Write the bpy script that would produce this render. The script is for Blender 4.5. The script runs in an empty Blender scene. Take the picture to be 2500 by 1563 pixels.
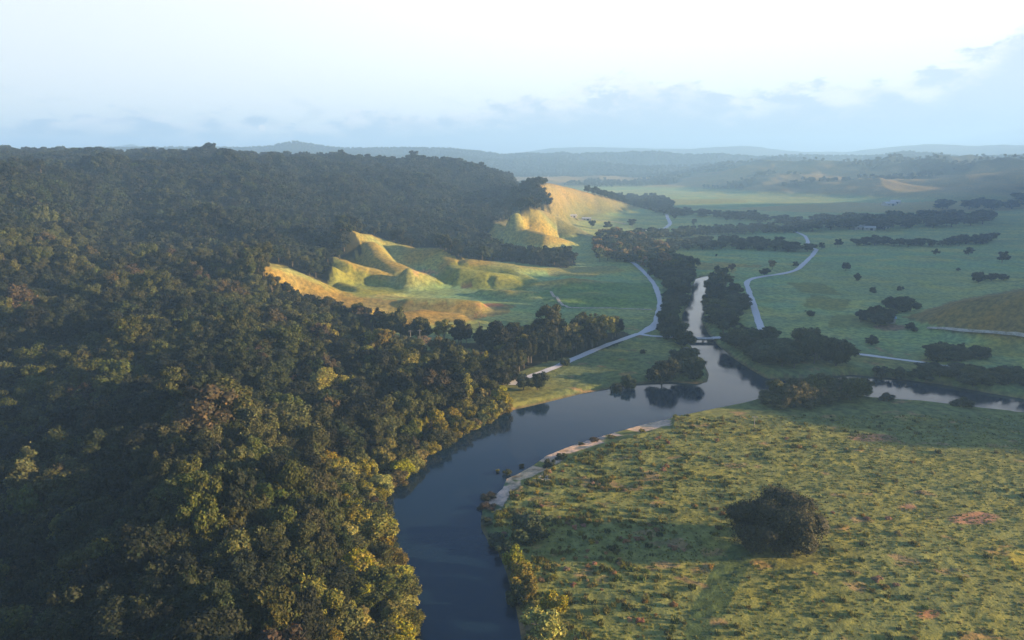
import bpy, math, random
import numpy as np
from mathutils import Matrix, Vector

R = math.radians
SC = bpy.context.scene
COL = SC.collection
# ------------------------------------------------------------------ camera
CAM_H = 100.0
PITCH = R(13.2)
F = 1667.0
cam = bpy.data.cameras.new('camera'); camo = bpy.data.objects.new('camera', cam); COL.objects.link(camo)
camo.location = (0, 0, CAM_H); camo.rotation_euler = (R(90) - PITCH, 0, 0)
cam.sensor_width = 36; cam.lens = 36 * F / 2500; cam.clip_start = 1; cam.clip_end = 60000
SC.camera = camo
# ------------------------------------------------------------------ light
SUN_EL, SUN_AZ = 11.5, 96.0          # degrees; azimuth clockwise from the view direction (+Y)
se, sa = R(SUN_EL), R(SUN_AZ)
sdir = Vector((math.sin(sa) * math.cos(se), math.cos(sa) * math.cos(se), math.sin(se)))
sl = bpy.data.lights.new('sun', 'SUN'); so = bpy.data.objects.new('sun', sl); COL.objects.link(so)
sl.energy = 5.0; sl.angle = R(0.6); sl.color = (1.0, 0.69, 0.36)
so.rotation_euler = (-sdir).to_track_quat('-Z', 'Y').to_euler(); so.location = sdir * 500 + Vector((0, 0, 100))
W = bpy.data.worlds.new('World'); SC.world = W; W.use_nodes = True
nt = W.node_tree; nt.nodes.clear()
def N(t, type, **kw):
    n = t.nodes.new(type)
    for k, v in kw.items():
        if isinstance(k, str) and k.startswith('i_'):
            n.inputs[k[2:].replace('_', ' ')].default_value = v
        else: setattr(n, k, v)
    return n
def mth(t, op, a, b=None, c=None, clamp=False):
    n = t.nodes.new('ShaderNodeMath'); n.operation = op; n.use_clamp = clamp
    for i, x in enumerate((a, b, c)):
        if x is None: continue
        if isinstance(x, (int, float)): n.inputs[i].default_value = x
        else: t.links.new(x, n.inputs[i])
    return n.outputs[0]
def mixc(t, f, a, b, mode='MIX'):
    n = t.nodes.new('ShaderNodeMix'); n.data_type = 'RGBA'; n.blend_type = mode
    for s, x in ((n.inputs[0], f), (n.inputs[6], a), (n.inputs[7], b)):
        if isinstance(x, (int, float)): s.default_value = x
        elif isinstance(x, tuple): s.default_value = (*x, 1)
        else: t.links.new(x, s)
    return n.outputs[2]
def sstep(t, x, lo, hi):
    n = t.nodes.new('ShaderNodeMapRange'); n.interpolation_type = 'SMOOTHSTEP'
    t.links.new(x, n.inputs[0]); n.inputs[1].default_value = lo; n.inputs[2].default_value = hi
    return n.outputs[0]
def noise(t, vec, scale, detail=4, rough=.55, dist=0):
    n = t.nodes.new('ShaderNodeTexNoise'); n.inputs['Scale'].default_value = scale
    n.inputs['Detail'].default_value = detail; n.inputs['Roughness'].default_value = rough
    n.inputs['Distortion'].default_value = dist
    if vec is not None: t.links.new(vec, n.inputs['Vector'])
    return n.outputs[0]
sky = N(nt, 'ShaderNodeTexSky', sky_type='NISHITA', sun_disc=False, sun_elevation=se, sun_rotation=sa,
        altitude=100, air_density=1.0, dust_density=1.5, ozone_density=1.0)
tc = N(nt, 'ShaderNodeTexCoord')
sp = N(nt, 'ShaderNodeSeparateXYZ'); nt.links.new(tc.outputs['Generated'], sp.inputs[0])
X, Y, Z = sp.outputs
EL = mth(nt, 'MULTIPLY', mth(nt, 'ARCSINE', Z), 57.3)
AZ = mth(nt, 'MULTIPLY', mth(nt, 'ARCTAN2', X, Y), 57.3)
cmb = N(nt, 'ShaderNodeCombineXYZ')
nt.links.new(mth(nt, 'MULTIPLY', AZ, .1), cmb.inputs[0]); nt.links.new(mth(nt, 'MULTIPLY', EL, .22), cmb.inputs[1])
CV = cmb.outputs[0]
fc = N(nt, 'ShaderNodeFloatCurve')          # top of the cloud bank (degrees / 20) over azimuth
nt.links.new(mth(nt, 'MULTIPLY_ADD', AZ, 1/120, .5, True), fc.inputs['Value'])
cv = fc.mapping.curves[0]
pts = [(-60, 3), (-26, 3.0), (-16, 3.2), (-6, 4.0), (2, 5.0), (8, 6.2), (16, 5.6), (24, 5.4), (32, 7.0), (36, 9.6), (45, 11), (60, 10)]
cv.points[0].location = (0, .15); cv.points[1].location = (1, .5)
for a, e in pts[1:-1]: cv.points.new(a/120 + .5, e/20)
fc.mapping.update()
TOP = mth(nt, 'MULTIPLY', fc.outputs[0], 20)
n1 = noise(nt, CV, 1.6, 7, .6, .3); n2 = noise(nt, CV, 5.5, 6, .62)
edge = mth(nt, 'ADD', mth(nt, 'SUBTRACT', TOP, EL), mth(nt, 'ADD', mth(nt, 'MULTIPLY_ADD', n1, 6.5, -3.25), mth(nt, 'MULTIPLY_ADD', n2, 3.4, -1.7)))
cm = sstep(nt, edge, -.05, .55)
SKYK = 0.1
def em(c, k): return tuple(x * k * .50 / SKYK for x in c)
pale = em((.99, .995, 1.0), 0.60)       # thin bright veil of high cloud
veil = mixc(nt, sstep(nt, EL, -2, 12), em((.86, .93, .97), .53), pale)
veil = mixc(nt, sstep(nt, AZ, -42, 8), em((.89, .94, .965), .52), veil)
high = mixc(nt, .8, sky.outputs[0], em((.05, .19, .60), .42))
base = mixc(nt, sstep(nt, EL, 15.5, 26), veil, high)
wisp = mth(nt, 'MULTIPLY', sstep(nt, noise(nt, CV, 2.6, 6, .6, .6), .50, .66), mth(nt, 'MULTIPLY', sstep(nt, EL, 6, 2.5), .38))
base = mixc(nt, wisp, base, em((.55, .68, .84), .44))
lit = mth(nt, 'MULTIPLY', sstep(nt, edge, 3.2, .2), sstep(nt, noise(nt, CV, 3.4, 6, .62), .40, .58))
ccol = mixc(nt, sstep(nt, EL, 1.0, 5.5), em((.50, .65, .88), .47), em((.66, .78, .93), .47))
ccol = mixc(nt, mth(nt, 'MULTIPLY', lit, .7), ccol, em((1.0, .95, .93), .62))
skc = mixc(nt, mth(nt, 'MULTIPLY', cm, .85), base, ccol)
# away from the view the sky is clear and blue, pale low down
far = sstep(nt, Y, -.15, .35)
back_ = mixc(nt, sstep(nt, EL, 2, 30), em((.62, .76, 1.0), .42), em((.34, .52, .92), .38))
skc = mixc(nt, far, back_, skc)
bg = N(nt, 'ShaderNodeBackground'); bg.inputs[1].default_value = SKYK; nt.links.new(skc, bg.inputs[0])
wo = N(nt, 'ShaderNodeOutputWorld'); nt.links.new(bg.outputs[0], wo.inputs[0])
SC.view_settings.view_transform = 'Standard'; SC.view_settings.look = 'None'
SC.view_settings.exposure = 2.1; SC.view_settings.gamma = 1
cy = SC.cycles
cy.max_bounces = 5; cy.diffuse_bounces = 2; cy.glossy_bounces = 2; cy.transmission_bounces = 2
cy.volume_bounces = 1; cy.transparent_max_bounces = 8; cy.use_denoising = True; cy.denoiser = 'OPENIMAGEDENOISE'; cy.denoising_prefilter = 'ACCURATE'
cy.caustics_reflective = False; cy.caustics_refractive = False
cy.sample_clamp_indirect = 3

# ------------------------------------------------------------------ pixel <-> world
cp, sn = math.cos(PITCH), math.sin(PITCH)
def ray(u, v):
    return np.array([u - 1250, F * cp + (781.5 - v) * sn, -F * sn + (781.5 - v) * cp])
def P(u, v, z=0.0):
    d = ray(u, v); t = (z - CAM_H) / d[2]; return np.array([d[0]*t, d[1]*t, z])
def Py(u, v, y):
    d = ray(u, v); t = y / d[1]; return np.array([d[0]*t, y, CAM_H + d[2]*t])
def proj(x, y, z):
    dep = y * cp - (z - CAM_H) * sn; up = y * sn + (z - CAM_H) * cp
    d = np.maximum(dep, 1.0)
    u = np.where(dep > 1, 1250 + F * x / d, -9e5); v = np.where(dep > 1, 781.5 - F * up / d, -9e5)
    return u, v
# ------------------------------------------------------------------ noise
def _h(ix, iy, s):
    a = (ix.astype(np.int64) * 374761393 + iy.astype(np.int64) * 668265263 + s * 1442695041) & 0xffffffff
    a = ((a ^ (a >> 13)) * 1274126177) & 0xffffffff
    return ((a ^ (a >> 16)) & 0xffff) / 65535.0
def vn(x, y, s=0):
    ix = np.floor(x); iy = np.floor(y); fx = x - ix; fy = y - iy
    fx = fx*fx*fx*(fx*(fx*6-15)+10); fy = fy*fy*fy*(fy*(fy*6-15)+10)
    a = _h(ix, iy, s); b = _h(ix+1, iy, s); c = _h(ix, iy+1, s); d = _h(ix+1, iy+1, s)
    return (a*(1-fx)+b*fx)*(1-fy) + (c*(1-fx)+d*fx)*fy
def fbm(x, y, sc, o=4, s=0, g=.5):
    x = x / sc; y = y / sc; t = 0; a = 1; n = 0
    for i in range(o):
        t = t + a * vn(x, y, s + i*17); n += a; a *= g
        x, y = 1.6*x + 1.2*y + 3.1, -1.2*x + 1.6*y + 7.7
    return t / n
def ridged(x, y, sc, o=4, s=0):
    x = x / sc; y = y / sc; t = 0; a = 1; n = 0
    for i in range(o):
        t = t + a * (1 - np.abs(2*vn(x, y, s + i*31) - 1)); n += a; a *= .5
        x, y = 1.6*x + 1.2*y + 3.1, -1.2*x + 1.6*y + 7.7
    return t / n
def ss(x, a, b):
    t = np.clip((x - a) / (b - a), 0, 1); return t*t*(3-2*t)
def inpoly(u, v, poly):
    r = np.zeros(np.shape(u), bool); n = len(poly)
    for i in range(n):
        x1, y1 = poly[i]; x2, y2 = poly[(i+1) % n]
        if y1 == y2: continue
        c = ((y1 > v) != (y2 > v)) & (u < (x2-x1) * (v-y1) / (y2-y1) + x1); r ^= c
    return r
def sdseg(x, y, pts, closed=False):
    d = np.full(np.shape(x), 1e9); tt = np.zeros(np.shape(x)); n = len(pts)
    for i in range(n if closed else n-1):
        a = pts[i]; b = pts[(i+1) % n]
        vx, vy = b[0]-a[0], b[1]-a[1]; L = vx*vx+vy*vy + 1e-9
        t = np.clip(((x-a[0])*vx + (y-a[1])*vy) / L, 0, 1)
        q = np.hypot(x-a[0]-t*vx, y-a[1]-t*vy); m = q < d
        d = np.where(m, q, d); tt = np.where(m, i + t, tt)
    return d, tt
# ------------------------------------------------------------------ layout, traced as ground positions
WATER = -1.5
RIV_PX = [(1012,1700),(1000,1563),(985,1480),(960,1370),(935,1280),(915,1235),(893,1205),(905,1190),(950,1195),(985,1170),(1010,1140),(1045,1110),(1085,1085),(1125,1062),
 (1180,1040),(1215,1018),(1245,1004),(1300,992),(1370,975),(1430,960),(1500,948),(1570,938),(1640,934),(1700,938),(1728,934),(1733,915),(1722,890),(1700,862),(1684,838),(1672,812),
 (1664,790),(1668,768),(1680,745),(1690,718),(1692,700),(1700,680),(1730,672),(1735,690),(1722,720),(1720,755),(1712,785),(1728,815),(1750,842),(1790,876),(1830,902),(1870,925),
 (1960,925),(2080,916),(2180,925),(2290,938),(2400,958),(2520,978),(2640,995),(2640,1032),(2500,1012),(2380,1000),(2250,984),(2130,976),(2040,958),(1940,952),(1880,958),
 (1850,975),(1800,988),(1750,998),(1690,1010),(1630,1022),(1560,1038),(1500,1055),(1440,1072),(1380,1092),(1330,1112),(1298,1135),(1262,1155),(1232,1168),(1222,1192),(1195,1215),
 (1172,1228),(1170,1290),(1188,1325),(1212,1348),(1232,1400),(1252,1470),(1268,1563),(1285,1700)]
RIV = [P(u, v, WATER)[:2] for u, v in RIV_PX]
RIV[0] = np.array([RIV[0][0]-4, 40.]); RIV[-1] = np.array([RIV[-1][0]+2, 40.])
def river_sd(x, y):
    d = np.full(np.shape(x), 1e3); m = (y > 20) & (y < 760) & (x > -120) & (x < 420)
    if m.any():
        dd, _ = sdseg(x[m], y[m], RIV, True); ins = inpoly(x[m], y[m], [tuple(p) for p in RIV])
        d[m] = np.where(ins, -dd, dd)
    return d
FOREST_PX = [(-3000,200),(-3000,3500),(960,3500),(985,1640),(975,1500),(955,1400),(925,1300),(905,1240),(930,1190),(1000,1150),(1080,1085),(1160,1040),(1225,1010),(1240,985),(1225,950),
 (1250,915),(1330,885),(1420,868),(1500,845),(1545,820),(1520,808),(1460,818),(1380,825),(1250,838),(1120,838),(1010,828),(940,815),(880,792),(820,775),(760,755),(710,725),(672,700),
 (640,660),(655,642),(700,650),(756,675),(800,695),(812,660),(815,628),(850,636),(885,618),(878,585),(858,560),(875,560),(905,573),(968,594),(1020,606),(1072,605),(1112,628),(1170,636),
 (1250,640),(1330,650),(1380,655),(1408,646),(1400,634),(1345,631),(1290,629),(1235,619),(1195,602),(1182,577),(1212,543),(1240,538),(1254,515),(1290,512),(1320,512),(1345,517),(1352,510),(1330,490),
 (1322,455),(1336,446),(1380,455),(1444,473),(1500,489),(1560,506),(1600,516),(1640,523),(1640,505),(1560,440),(1400,200)]
CLEAR_PX = [[(852,848),(900,828),(960,832),(1100,845),(1200,862),(1215,900),(1150,915),(1080,905),(1000,880),(930,868),(860,862)]]
TREE_AREAS = [   # (name, polygon, spacing m, height m, tone, label, group)
 ('riverbank_tree', [(1575,640),(1618,690),(1640,740),(1635,770),(1612,800),(1625,820),(1645,850),(1668,880),(1672,912),(1722,928),(1722,905),(1695,865),(1678,838),(1664,810),(1656,786),(1662,765),(1676,742),(1686,715),(1680,680),(1640,650)], 8.0, 9.5, 'river', 'dark tree on west bank of narrow channel', 'trees on the west bank of the narrow channel'),
 ('riverbank_tree', [(1450,640),(1555,652),(1600,670),(1690,690),(1742,720),(1800,742),(1800,725),(1735,680),(1660,650),(1625,620),(1560,590),(1500,575),(1465,585),(1448,610)], 14.0, 13, 'river', 'leafy tree in the thicket at the far river bend', 'trees in the thicket at the far river bend'),
 ('riverbank_tree', [(1738,700),(1728,730),(1726,760),(1720,785),(1735,812),(1760,840),(1800,874),(1850,905),(1905,920),(1990,918),(2045,905),(2052,880),(1990,868),(1905,850),(1860,825),(1790,812),(1800,790),(1828,770),(1815,748),(1780,735)], 8.6, 8.5, 'river', 'dark tree on east bank of narrow channel', 'trees on the east bank of the narrow channel'),
 ('riverbank_tree', [(2225,915),(2300,905),(2420,915),(2600,925),(2640,990),(2520,975),(2400,955),(2290,935),(2235,930)], 7.5, 4.8, 'arm', 'dark tree on far bank of side arm', 'trees on the far bank of the side arm'),
 ('riverbank_tree', [(1872,985),(1885,1002),(1960,1004),(2040,990),(2118,974),(2120,964),(2040,962),(1950,962),(1890,966)], 6.0, 8.0, 'island', 'rounded tree in clump at river junction', 'rounded trees in the clump at the river junction'),
 ('field_tree', [(2278,882),(2400,890),(2420,880),(2350,864),(2290,868)], 7.0, 7, 'arm', 'dark tree in clump above straight road', 'trees in the clump above the straight road'),
 ('field_tree', [(2095,798),(2165,802),(2165,786),(2100,784)], 7.0, 9, 'arm', 'dark tree beside the blue roofed shed', 'trees beside the blue roofed shed'),
 ('field_tree', [(2150,778),(2215,780),(2212,766),(2155,764)], 8.0, 9, 'arm', 'tree behind the blue roofed shed', 'trees behind the blue roofed shed'),
 ('treeline_tree', [(1490,592),(1577,592),(1650,583),(1750,577),(1850,571),(1955,572),(1955,562),(1850,560),(1750,564),(1650,571),(1577,575),(1500,578)], 14., 10.5, 'far', 'bluish tree in treeline above the oval paddock', 'trees in the long upper treeline'),
 ('treeline_tree', [(1590,620),(1680,611),(1790,607),(1880,613),(1970,618),(1985,610),(1930,603),(1860,596),(1790,592),(1680,597),(1590,606)], 13., 9.5, 'far', 'bluish tree in lower treeline curving to road', 'trees in the lower curved treeline'),
 ('treeline_tree', [(1600,520),(1640,530),(1700,533),(1760,537),(1860,545),(1935,556),(1960,565),(1980,558),(1930,545),(1860,533),(1760,528),(1700,524),(1640,518)], 22., 11, 'far', 'hazy tree in the farthest valley treeline', 'trees in the farthest treeline'),
 ('treeline_tree', [(1975,568),(2080,568),(2160,566),(2260,560),(2400,552),(2430,535),(2300,535),(2150,540),(1990,548)], 29., 16, 'far', 'hazy tree in broad belt behind farm roofs', 'trees in the broad belt behind the farm'),
 ('treeline_tree', [(2090,600),(2170,603),(2280,605),(2280,597),(2170,594),(2095,592)], 13., 9, 'far', 'tree in short broken row on right plain', 'trees in the short broken row'),
 ('treeline_tree', [(2300,602),(2430,594),(2430,584),(2300,590)], 14., 9, 'far', 'tree in row on the far right plain', 'trees in the far right row'),
 ('treeline_tree', [(2290,512),(2520,516),(2520,505),(2290,503)], 42., 17, 'far', 'faint tree in strip below the far hills', 'trees in the strip below the far hills'),
]
SINGLES = [  # u, v of the foot, height, width factor, tone, label
 (1885,659,9.5,1.0,'golden','paddock tree lit gold on one side, beside the bent road'),
 (1786,664,8.0,1.0,'golden','small golden tree alone in the oval paddock'),
 (1866,673,7.0,1.1,'arm','dark rounded tree just left of the road bend'),
 (1941,653,6.0,1.1,'arm','small dark tree touching the road above the bend'),
 (2065,661,8.0,1.4,'arm','wide dark lone tree in the open right plain'),
 (2093,687,7.0,.9,'arm','small dark tree below the wide lone tree'),
 (2132,714,4.5,1.1,'arm','low green bush in the middle of the right plain'),
 (2195,709,4.0,1.1,'arm','low faint bush in grass above the shed clump'),
 (2284,623,7.0,1.3,'far','low spreading tree left of two alike on the far plain'),
 (2364,623,9.0,1.3,'far','spreading tree in the middle of the far right plain'),
 (2446,642,12.0,1.1,'far','tall open tree at the far right edge of plain'),
 (2388,690,10.0,1.0,'arm','dark upright tree at the left end of the short field row'),
 (2420,686,7.0,1.3,'arm','low tree in the middle of the short field row'),
 (2450,684,6.0,1.4,'arm','low tree at the right end of the short field row'),
 (2045,603,10.0,1.2,'far','tree right of the road below the farm roofs'),
 (2005,608,8.0,1.2,'far','low tree beside the kink of the road'),
 (2225,806,5.0,1.1,'arm','small round tree right of the shed clump'),
 (1976,772,4.5,1.2,'arm','faint bush in grass right of the straight road'),
 (2128,842,6.0,1.2,'arm','loose bush in the plain above the straight road'),
 (2340,662,3.5,1.4,'arm','low bush in the far grass left of the field row'),
 (1646,537,10.0,1.1,'far','dark tree beside the far bend of gravel road'),
 (1693,551,12.0,.9,'far','upright lone tree between the two far treelines'),
 (1773,541,11.0,1.2,'far','rounded tree in front of the farthest treeline'),
 (1543,553,12.0,1.7,'far','broad dark tree in the field below the far spur'),
 (1445,557,12.0,1.2,'far','tree at the left of the pair near the hillside farm'),
 (1482,560,12.0,1.3,'far','broad tree right of the pair near the hillside farm'),
 (1749,627,3.5,1.0,'arm','tiny bush alone in the upper oval paddock'),
 (1617,944,12.5,1.15,'river','large round tree leaning over water beside its reflection'),
 (1536,955,7.0,.95,'river','small bushy tree on the bank left of the large round tree'),
 (1508,962,5.0,1.1,'river','low bush on the bank beside the small bushy tree'),
 (1278,952,8.0,1.0,'river','dark tree at the lower end of the gravel road'),
 (1312,952,8.5,1.0,'river','dark tree right of the lower road end'),
 (1255,930,7.0,1.0,'river','thin tree hiding the start of the gravel road'),
 (1375,894,5.0,1.0,'river','small tree overhanging the gravel road edge'),
 (1660,912,6.0,1.5,'river','bronze bush on the bank right of the large round tree'),
 (1698,928,8.0,1.2,'river','tree at the tip of the point where channels meet'),
 (2168,979,3.5,1.4,'arm','small bush on the near shore of the side arm'),
 (2352,994,4.0,1.6,'arm','wide low bush on the near shore of the side arm'),
 (1225,1000,8,1.2,'gold2','rounded olive tree at the end of the wooded bank'),
 (1570,862,2.5,1.2,'arm','small shrub in the meadow below the road junction'),
 (2240,915,3.0,1.5,'arm','low shrub between straight road and side arm'),
 (2150,915,4.5,1.5,'river','low dark tree on the bank above the side arm opening'),
 (2196,918,4.5,1.6,'river','low dark tree right of the side arm opening'),
]
ROADS = [  # name, label, width, pts
 ('road', 'pale gravel road curving along the west side of the river', 4.2, [(1252,940),(1262,930),(1330,908),(1400,878),(1480,845),(1540,822),(1575,810),(1597,795),(1606,770),(1611,745),(1607,720),(1595,692),(1575,668),(1558,652),(1540,640)]),
 ('road', 'short gravel spur linking the west road to the bridge', 4.0, [(1560,816),(1590,821),(1610,822),(1640,824),(1676,826)]),
 ('road', 'pale gravel road climbing the east plain in wide bends', 4.6, [(1733,826),(1765,826),(1800,830),(1850,830),(1860,812),(1850,780),(1838,741),(1828,710),(1823,696),(1826,687),(1838,681),(1857,677),(1898,671),(1932,664),(1950,656),(1965,642),(1980,628),(1990,615),(1993,610),(1982,606),(1972,598),(1972,590),(1965,577),(1950,570),(1939,565)]),
 ('road', 'straight pale road running above the side arm', 3.6, [(1850,830),(1900,838),(1950,845),(2040,858),(2100,866),(2170,875),(2250,886),(2310,895),(2395,901)]),
 ('road', 'far pale road curving to the hillside farm', 6.0, [(1628,524),(1630,533),(1636,545),(1630,553),(1618,559),(1590,562),(1560,566),(1500,572),(1475,577)]),
 ('track', 'faint dirt track along the foot of the brown knoll', 3.0, [(2262,802),(2300,804),(2350,810),(2400,813),(2460,818),(2560,832)]),
 ('track', 'faint farm track bending across the west paddock', 2.3, [(1345,712),(1352,724),(1366,738),(1382,748),(1392,752),(1440,753),(1500,753),(1592,757)]),
 ('track', 'far farm track at the hillside farm', 4.0, [(1400,530),(1440,537),(1480,540),(1530,548)]),
]
# ------------------------------------------------------------------ height field
HILL = []   # (x, y, z)
def hp(u, v, y, canopy=11): p = Py(u, v, y); HILL.append((p[0], p[1], p[2] - canopy))
for y, v in ((112,1563),(172,1200),(272,900),(345,700),(440,550),(560,456),(650,404)): hp(0, v, y)
for u, v, y in ((560,1400,109),(500,1150,150),(430,950,212),(350,800,300),(200,1250,160),(180,1050,215)): hp(u, v, y)
for y, v in ((360,720),(480,600),(650,504),(800,438),(900,395)): hp(500, v, y)
for y, v in ((340,740),(470,640),(600,550),(760,470),(880,418),(950,401)): hp(250 if v > 405 else 330, v, y)
for y, v in ((118,1450),(148,1250),(200,1050),(270,880),(400,745),(460,690)): hp(700, v, y)
for y, v in ((600,600),(700,550),(820,500),(950,450),(1090,411),(1140,403)): hp(800, v, y)
for y, v in ((700,600),(800,550),(930,500),(1100,450),(1280,413),(1350,402)): hp(1100, v, y)
for y, v in ((1000,505),(1130,480),(1350,468)): hp(1300, v, y)
for y, v in ((1160,1*408),): hp(1180, 415, 1350)
hp(1240, 449, 1340); hp(1340, 470, 1385); hp(0, 401, 700); hp(620, 392, 960); hp(950, 403, 1240); hp(130, 407, 720); hp(250, 420, 780)
def hz(u, v, z): p = P(u, v, z); HILL.append((p[0], p[1], z))
for t in ((815,665,9),(700,668,18),(900,640,4),(850,568,22),(960,645,0),(750,745,7),(900,770,1),(1000,650,-3),(1080,660,-4),(1180,660,-4),(1330,600,-2),(1300,585,2),(1380,500,6),(1440,515,-3)): hz(*t)
for u, v in ((1010,1640),(950,1350),(900,1180),(860,1080),(900,980),(960,900),(1100,850),(1200,800),(1150,765),(1000,800),(1300,760),(1450,700),(1300,680),(1200,700),(1400,650),(1500,650),(1420,600),(1500,600),(1460,560),(1600,560),(1650,530),
             (1700,510),(1600,480),(1800,600),(1800,800),(1500,900),(1500,1100),(1800,1200),(1700,1500),(2300,600),(2300,900)): hz(u, v, -4)
for x, y, z in ((-420,60,60),(-300,-80,40),(0,-150,-4),(-60,20,10),(-450,300,75),(-760,600,95),(-1000,1000,100),(-900,1500,90),(-400,1700,60),(0,1750,40),(250,1900,-2),(-1500,500,90),(-1500,2000,70),(400,1750,-4),
                (300,2300,-4),(-600,2300,20),(900,2300,-4),(1500,2500,-4),(1200,500,-4),(600,-300,-4),(-800,-400,50),(2500,1500,-4),(2500,3500,-4),(-2500,3500,20),(-2500,-500,60)): HILL.append((x, y, z))
HILL = np.array(HILL, float)
def _k(r): return np.where(r > 1e-6, r*r*np.log(np.maximum(r, 1e-6)), 0)
_s = 1/1000.; _n = len(HILL)
_A = np.zeros((_n+3, _n+3)); _xy = HILL[:, :2] * _s
_A[:_n, :_n] = _k(np.hypot(_xy[:, None, 0]-_xy[None, :, 0], _xy[:, None, 1]-_xy[None, :, 1])) + np.eye(_n) * 2e-4
_A[:_n, _n] = 1; _A[:_n, _n+1:] = _xy; _A[_n, :_n] = 1; _A[_n+1:, :_n] = _xy.T
_w = np.linalg.solve(_A, np.concatenate([HILL[:, 2], [0, 0, 0]]))
def rbf(x, y):
    sh = np.shape(x); x = np.ravel(x)*_s; y = np.ravel(y)*_s; out = np.zeros(len(x))
    for a in range(0, len(x), 40000):
        X_ = x[a:a+40000]; Y_ = y[a:a+40000]
        out[a:a+40000] = _k(np.hypot(X_[:, None]-_xy[None, :, 0], Y_[:, None]-_xy[None, :, 1])) @ _w[:_n] + _w[_n] + _w[_n+1]*X_ + _w[_n+2]*Y_
    return out.reshape(sh)
SPURS = [  # crest (u, v, z)..., half width
 ([(852,560,33),(880,570,29),(901,573,26),(968,594,19),(1020,612,14)], 30),
 ([(1025,612,13),(1072,606,17),(1113,632,11),(1120,650,5)], 26),
 ([(1115,636,9),(1146,633,11),(1200,640,9),(1258,648,7),(1332,655,3)], 26),
 ([(905,590,24),(935,630,15),(985,655,11),(1040,672,7),(1085,690,2)], 22),
 ([(1100,645,9),(1150,668,5),(1210,690,2)], 16),
 ([(1240,660,5),(1280,672,4),(1310,690,1)], 14),
 ([(815,627,20),(850,640,17),(905,655,12),(950,676,7),(986,704,1)], 18),
 ([(812,650,17),(850,672,9),(900,694,2)], 13),
 ([(640,650,28),(700,655,24),(756,677,18),(830,711,9),(923,726,5),(1072,737,3),(1221,744,1)], 24),
 ([(905,573,26),(916,600,20),(930,630,12),(946,662,6)], 21), ([(1000,655,14),(1040,670,9),(1085,690,3)], 14), ([(1130,655,12),(1180,663,10),(1240,668,7),(1290,680,2)], 17),
 ([(1215,674,8),(1262,684,5)], 9), ([(1180,706,4),(1240,708,5),(1300,712,3)], 10), ([(1320,690,4),(1400,680,6),(1480,690,3)], 22), ([(1360,730,3),(1450,715,5),(1540,730,2)], 18),
 ([(950,768,6),(1030,757,7),(1110,766,4)], 13), ([(760,720,11),(860,745,8),(900,752,4)], 14), ([(830,690,10),(880,704,9),(945,716,4)], 12), ([(1160,735,6),(1080,728,7),(1000,730,6)], 12),
 ([(940,785,3),(1010,776,4),(1072,772,4),(1165,784,2)], 14),
 ([(880,712,4),(930,708,4),(970,716,2)], 10),
 ([(1215,545,20),(1240,570,12),(1255,592,4)], 18),
 ([(1262,520,33),(1290,545,21),(1315,575,9),(1322,594,3)], 20),
 ([(1290,505,38),(1330,516,31),(1355,530,24),(1388,551,15),(1425,577,5),(1445,595,1)], 34),
 ([(1290,560,17),(1332,573,14),(1370,582,8),(1410,594,2)], 22),
 ([(1300,445,60),(1332,447,55),(1390,460,43),(1444,473,33),(1500,488,18),(1556,506,4)], 50),
 ([(1350,452,50),(1362,480,26),(1370,505,6)], 30),([(1400,462,41),(1418,490,18),(1430,512,4)], 30),([(1444,473,33),(1466,495,14),(1480,515,3)], 28),
 ([(1490,486,20),(1520,503,7),(1545,515,2)], 22),
 ([(2230,768,2),(2330,738,12),(2420,722,19),(2520,708,25),(2700,690,30)], 34),
 ([(2290,760,5),(2400,742,12),(2520,738,17),(2650,740,20)], 26),
]
SPW = [([P(u, v, z*1.12 + 1.5) for u, v, z in c], w*.84) for c, w in SPURS]
SIL = [(-900,372),(-300,370),(0,367),(100,371),(160,367),(300,364),(430,363),(500,364),(600,364),(660,361),(700,351),(725,349),(780,358),(840,366),(950,364),(1000,364),(1100,366),(1180,374),(1230,378),
       (1300,372),(1360,368),(1420,369),(1600,366),(1800,368),(2000,374),(2100,378),(2200,372),(2350,366),(2500,370),(2800,362),(3400,370)]
SIL2 = [(-900,366),(-200,372),(0,375),(140,366),(215,350),(260,351),(320,341),(380,350),(430,361),(560,372),(900,374),(1150,366),(1300,357),(1420,349),(1600,354),(1800,349),(2000,356),(2200,348),(2400,344),(2700,338),(3400,350)]
SIL2_A = np.array([math.atan2(u-1250, F*cp + (781.5-v)*sn) for u, v in SIL2]); SIL2_T = np.array([ray(u, v)[2] / np.hypot(*ray(u, v)[:2]) for u, v in SIL2])
SIL_A = np.array([math.atan2(u-1250, F*cp + (781.5-v)*sn) for u, v in SIL]); SIL_T = np.array([ray(u, v)[2] / np.hypot(*ray(u, v)[:2]) for u, v in SIL])
RX = [(-400,430),(300,430),(1400,1255),(2000,1700),(2600,2100)]  # course of the unseen ridge added to shade the valley
RZ = [(-400,0),(60,0),(120,16),(180,40),(230,57),(280,69),(360,90),(500,108),(600,110),(700,106),(850,120),(1000,152),(1300,190),(1420,170),(1550,70),(1700,5),(2600,0)]  # its crest heights, shaped to set where the shade ends
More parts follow.
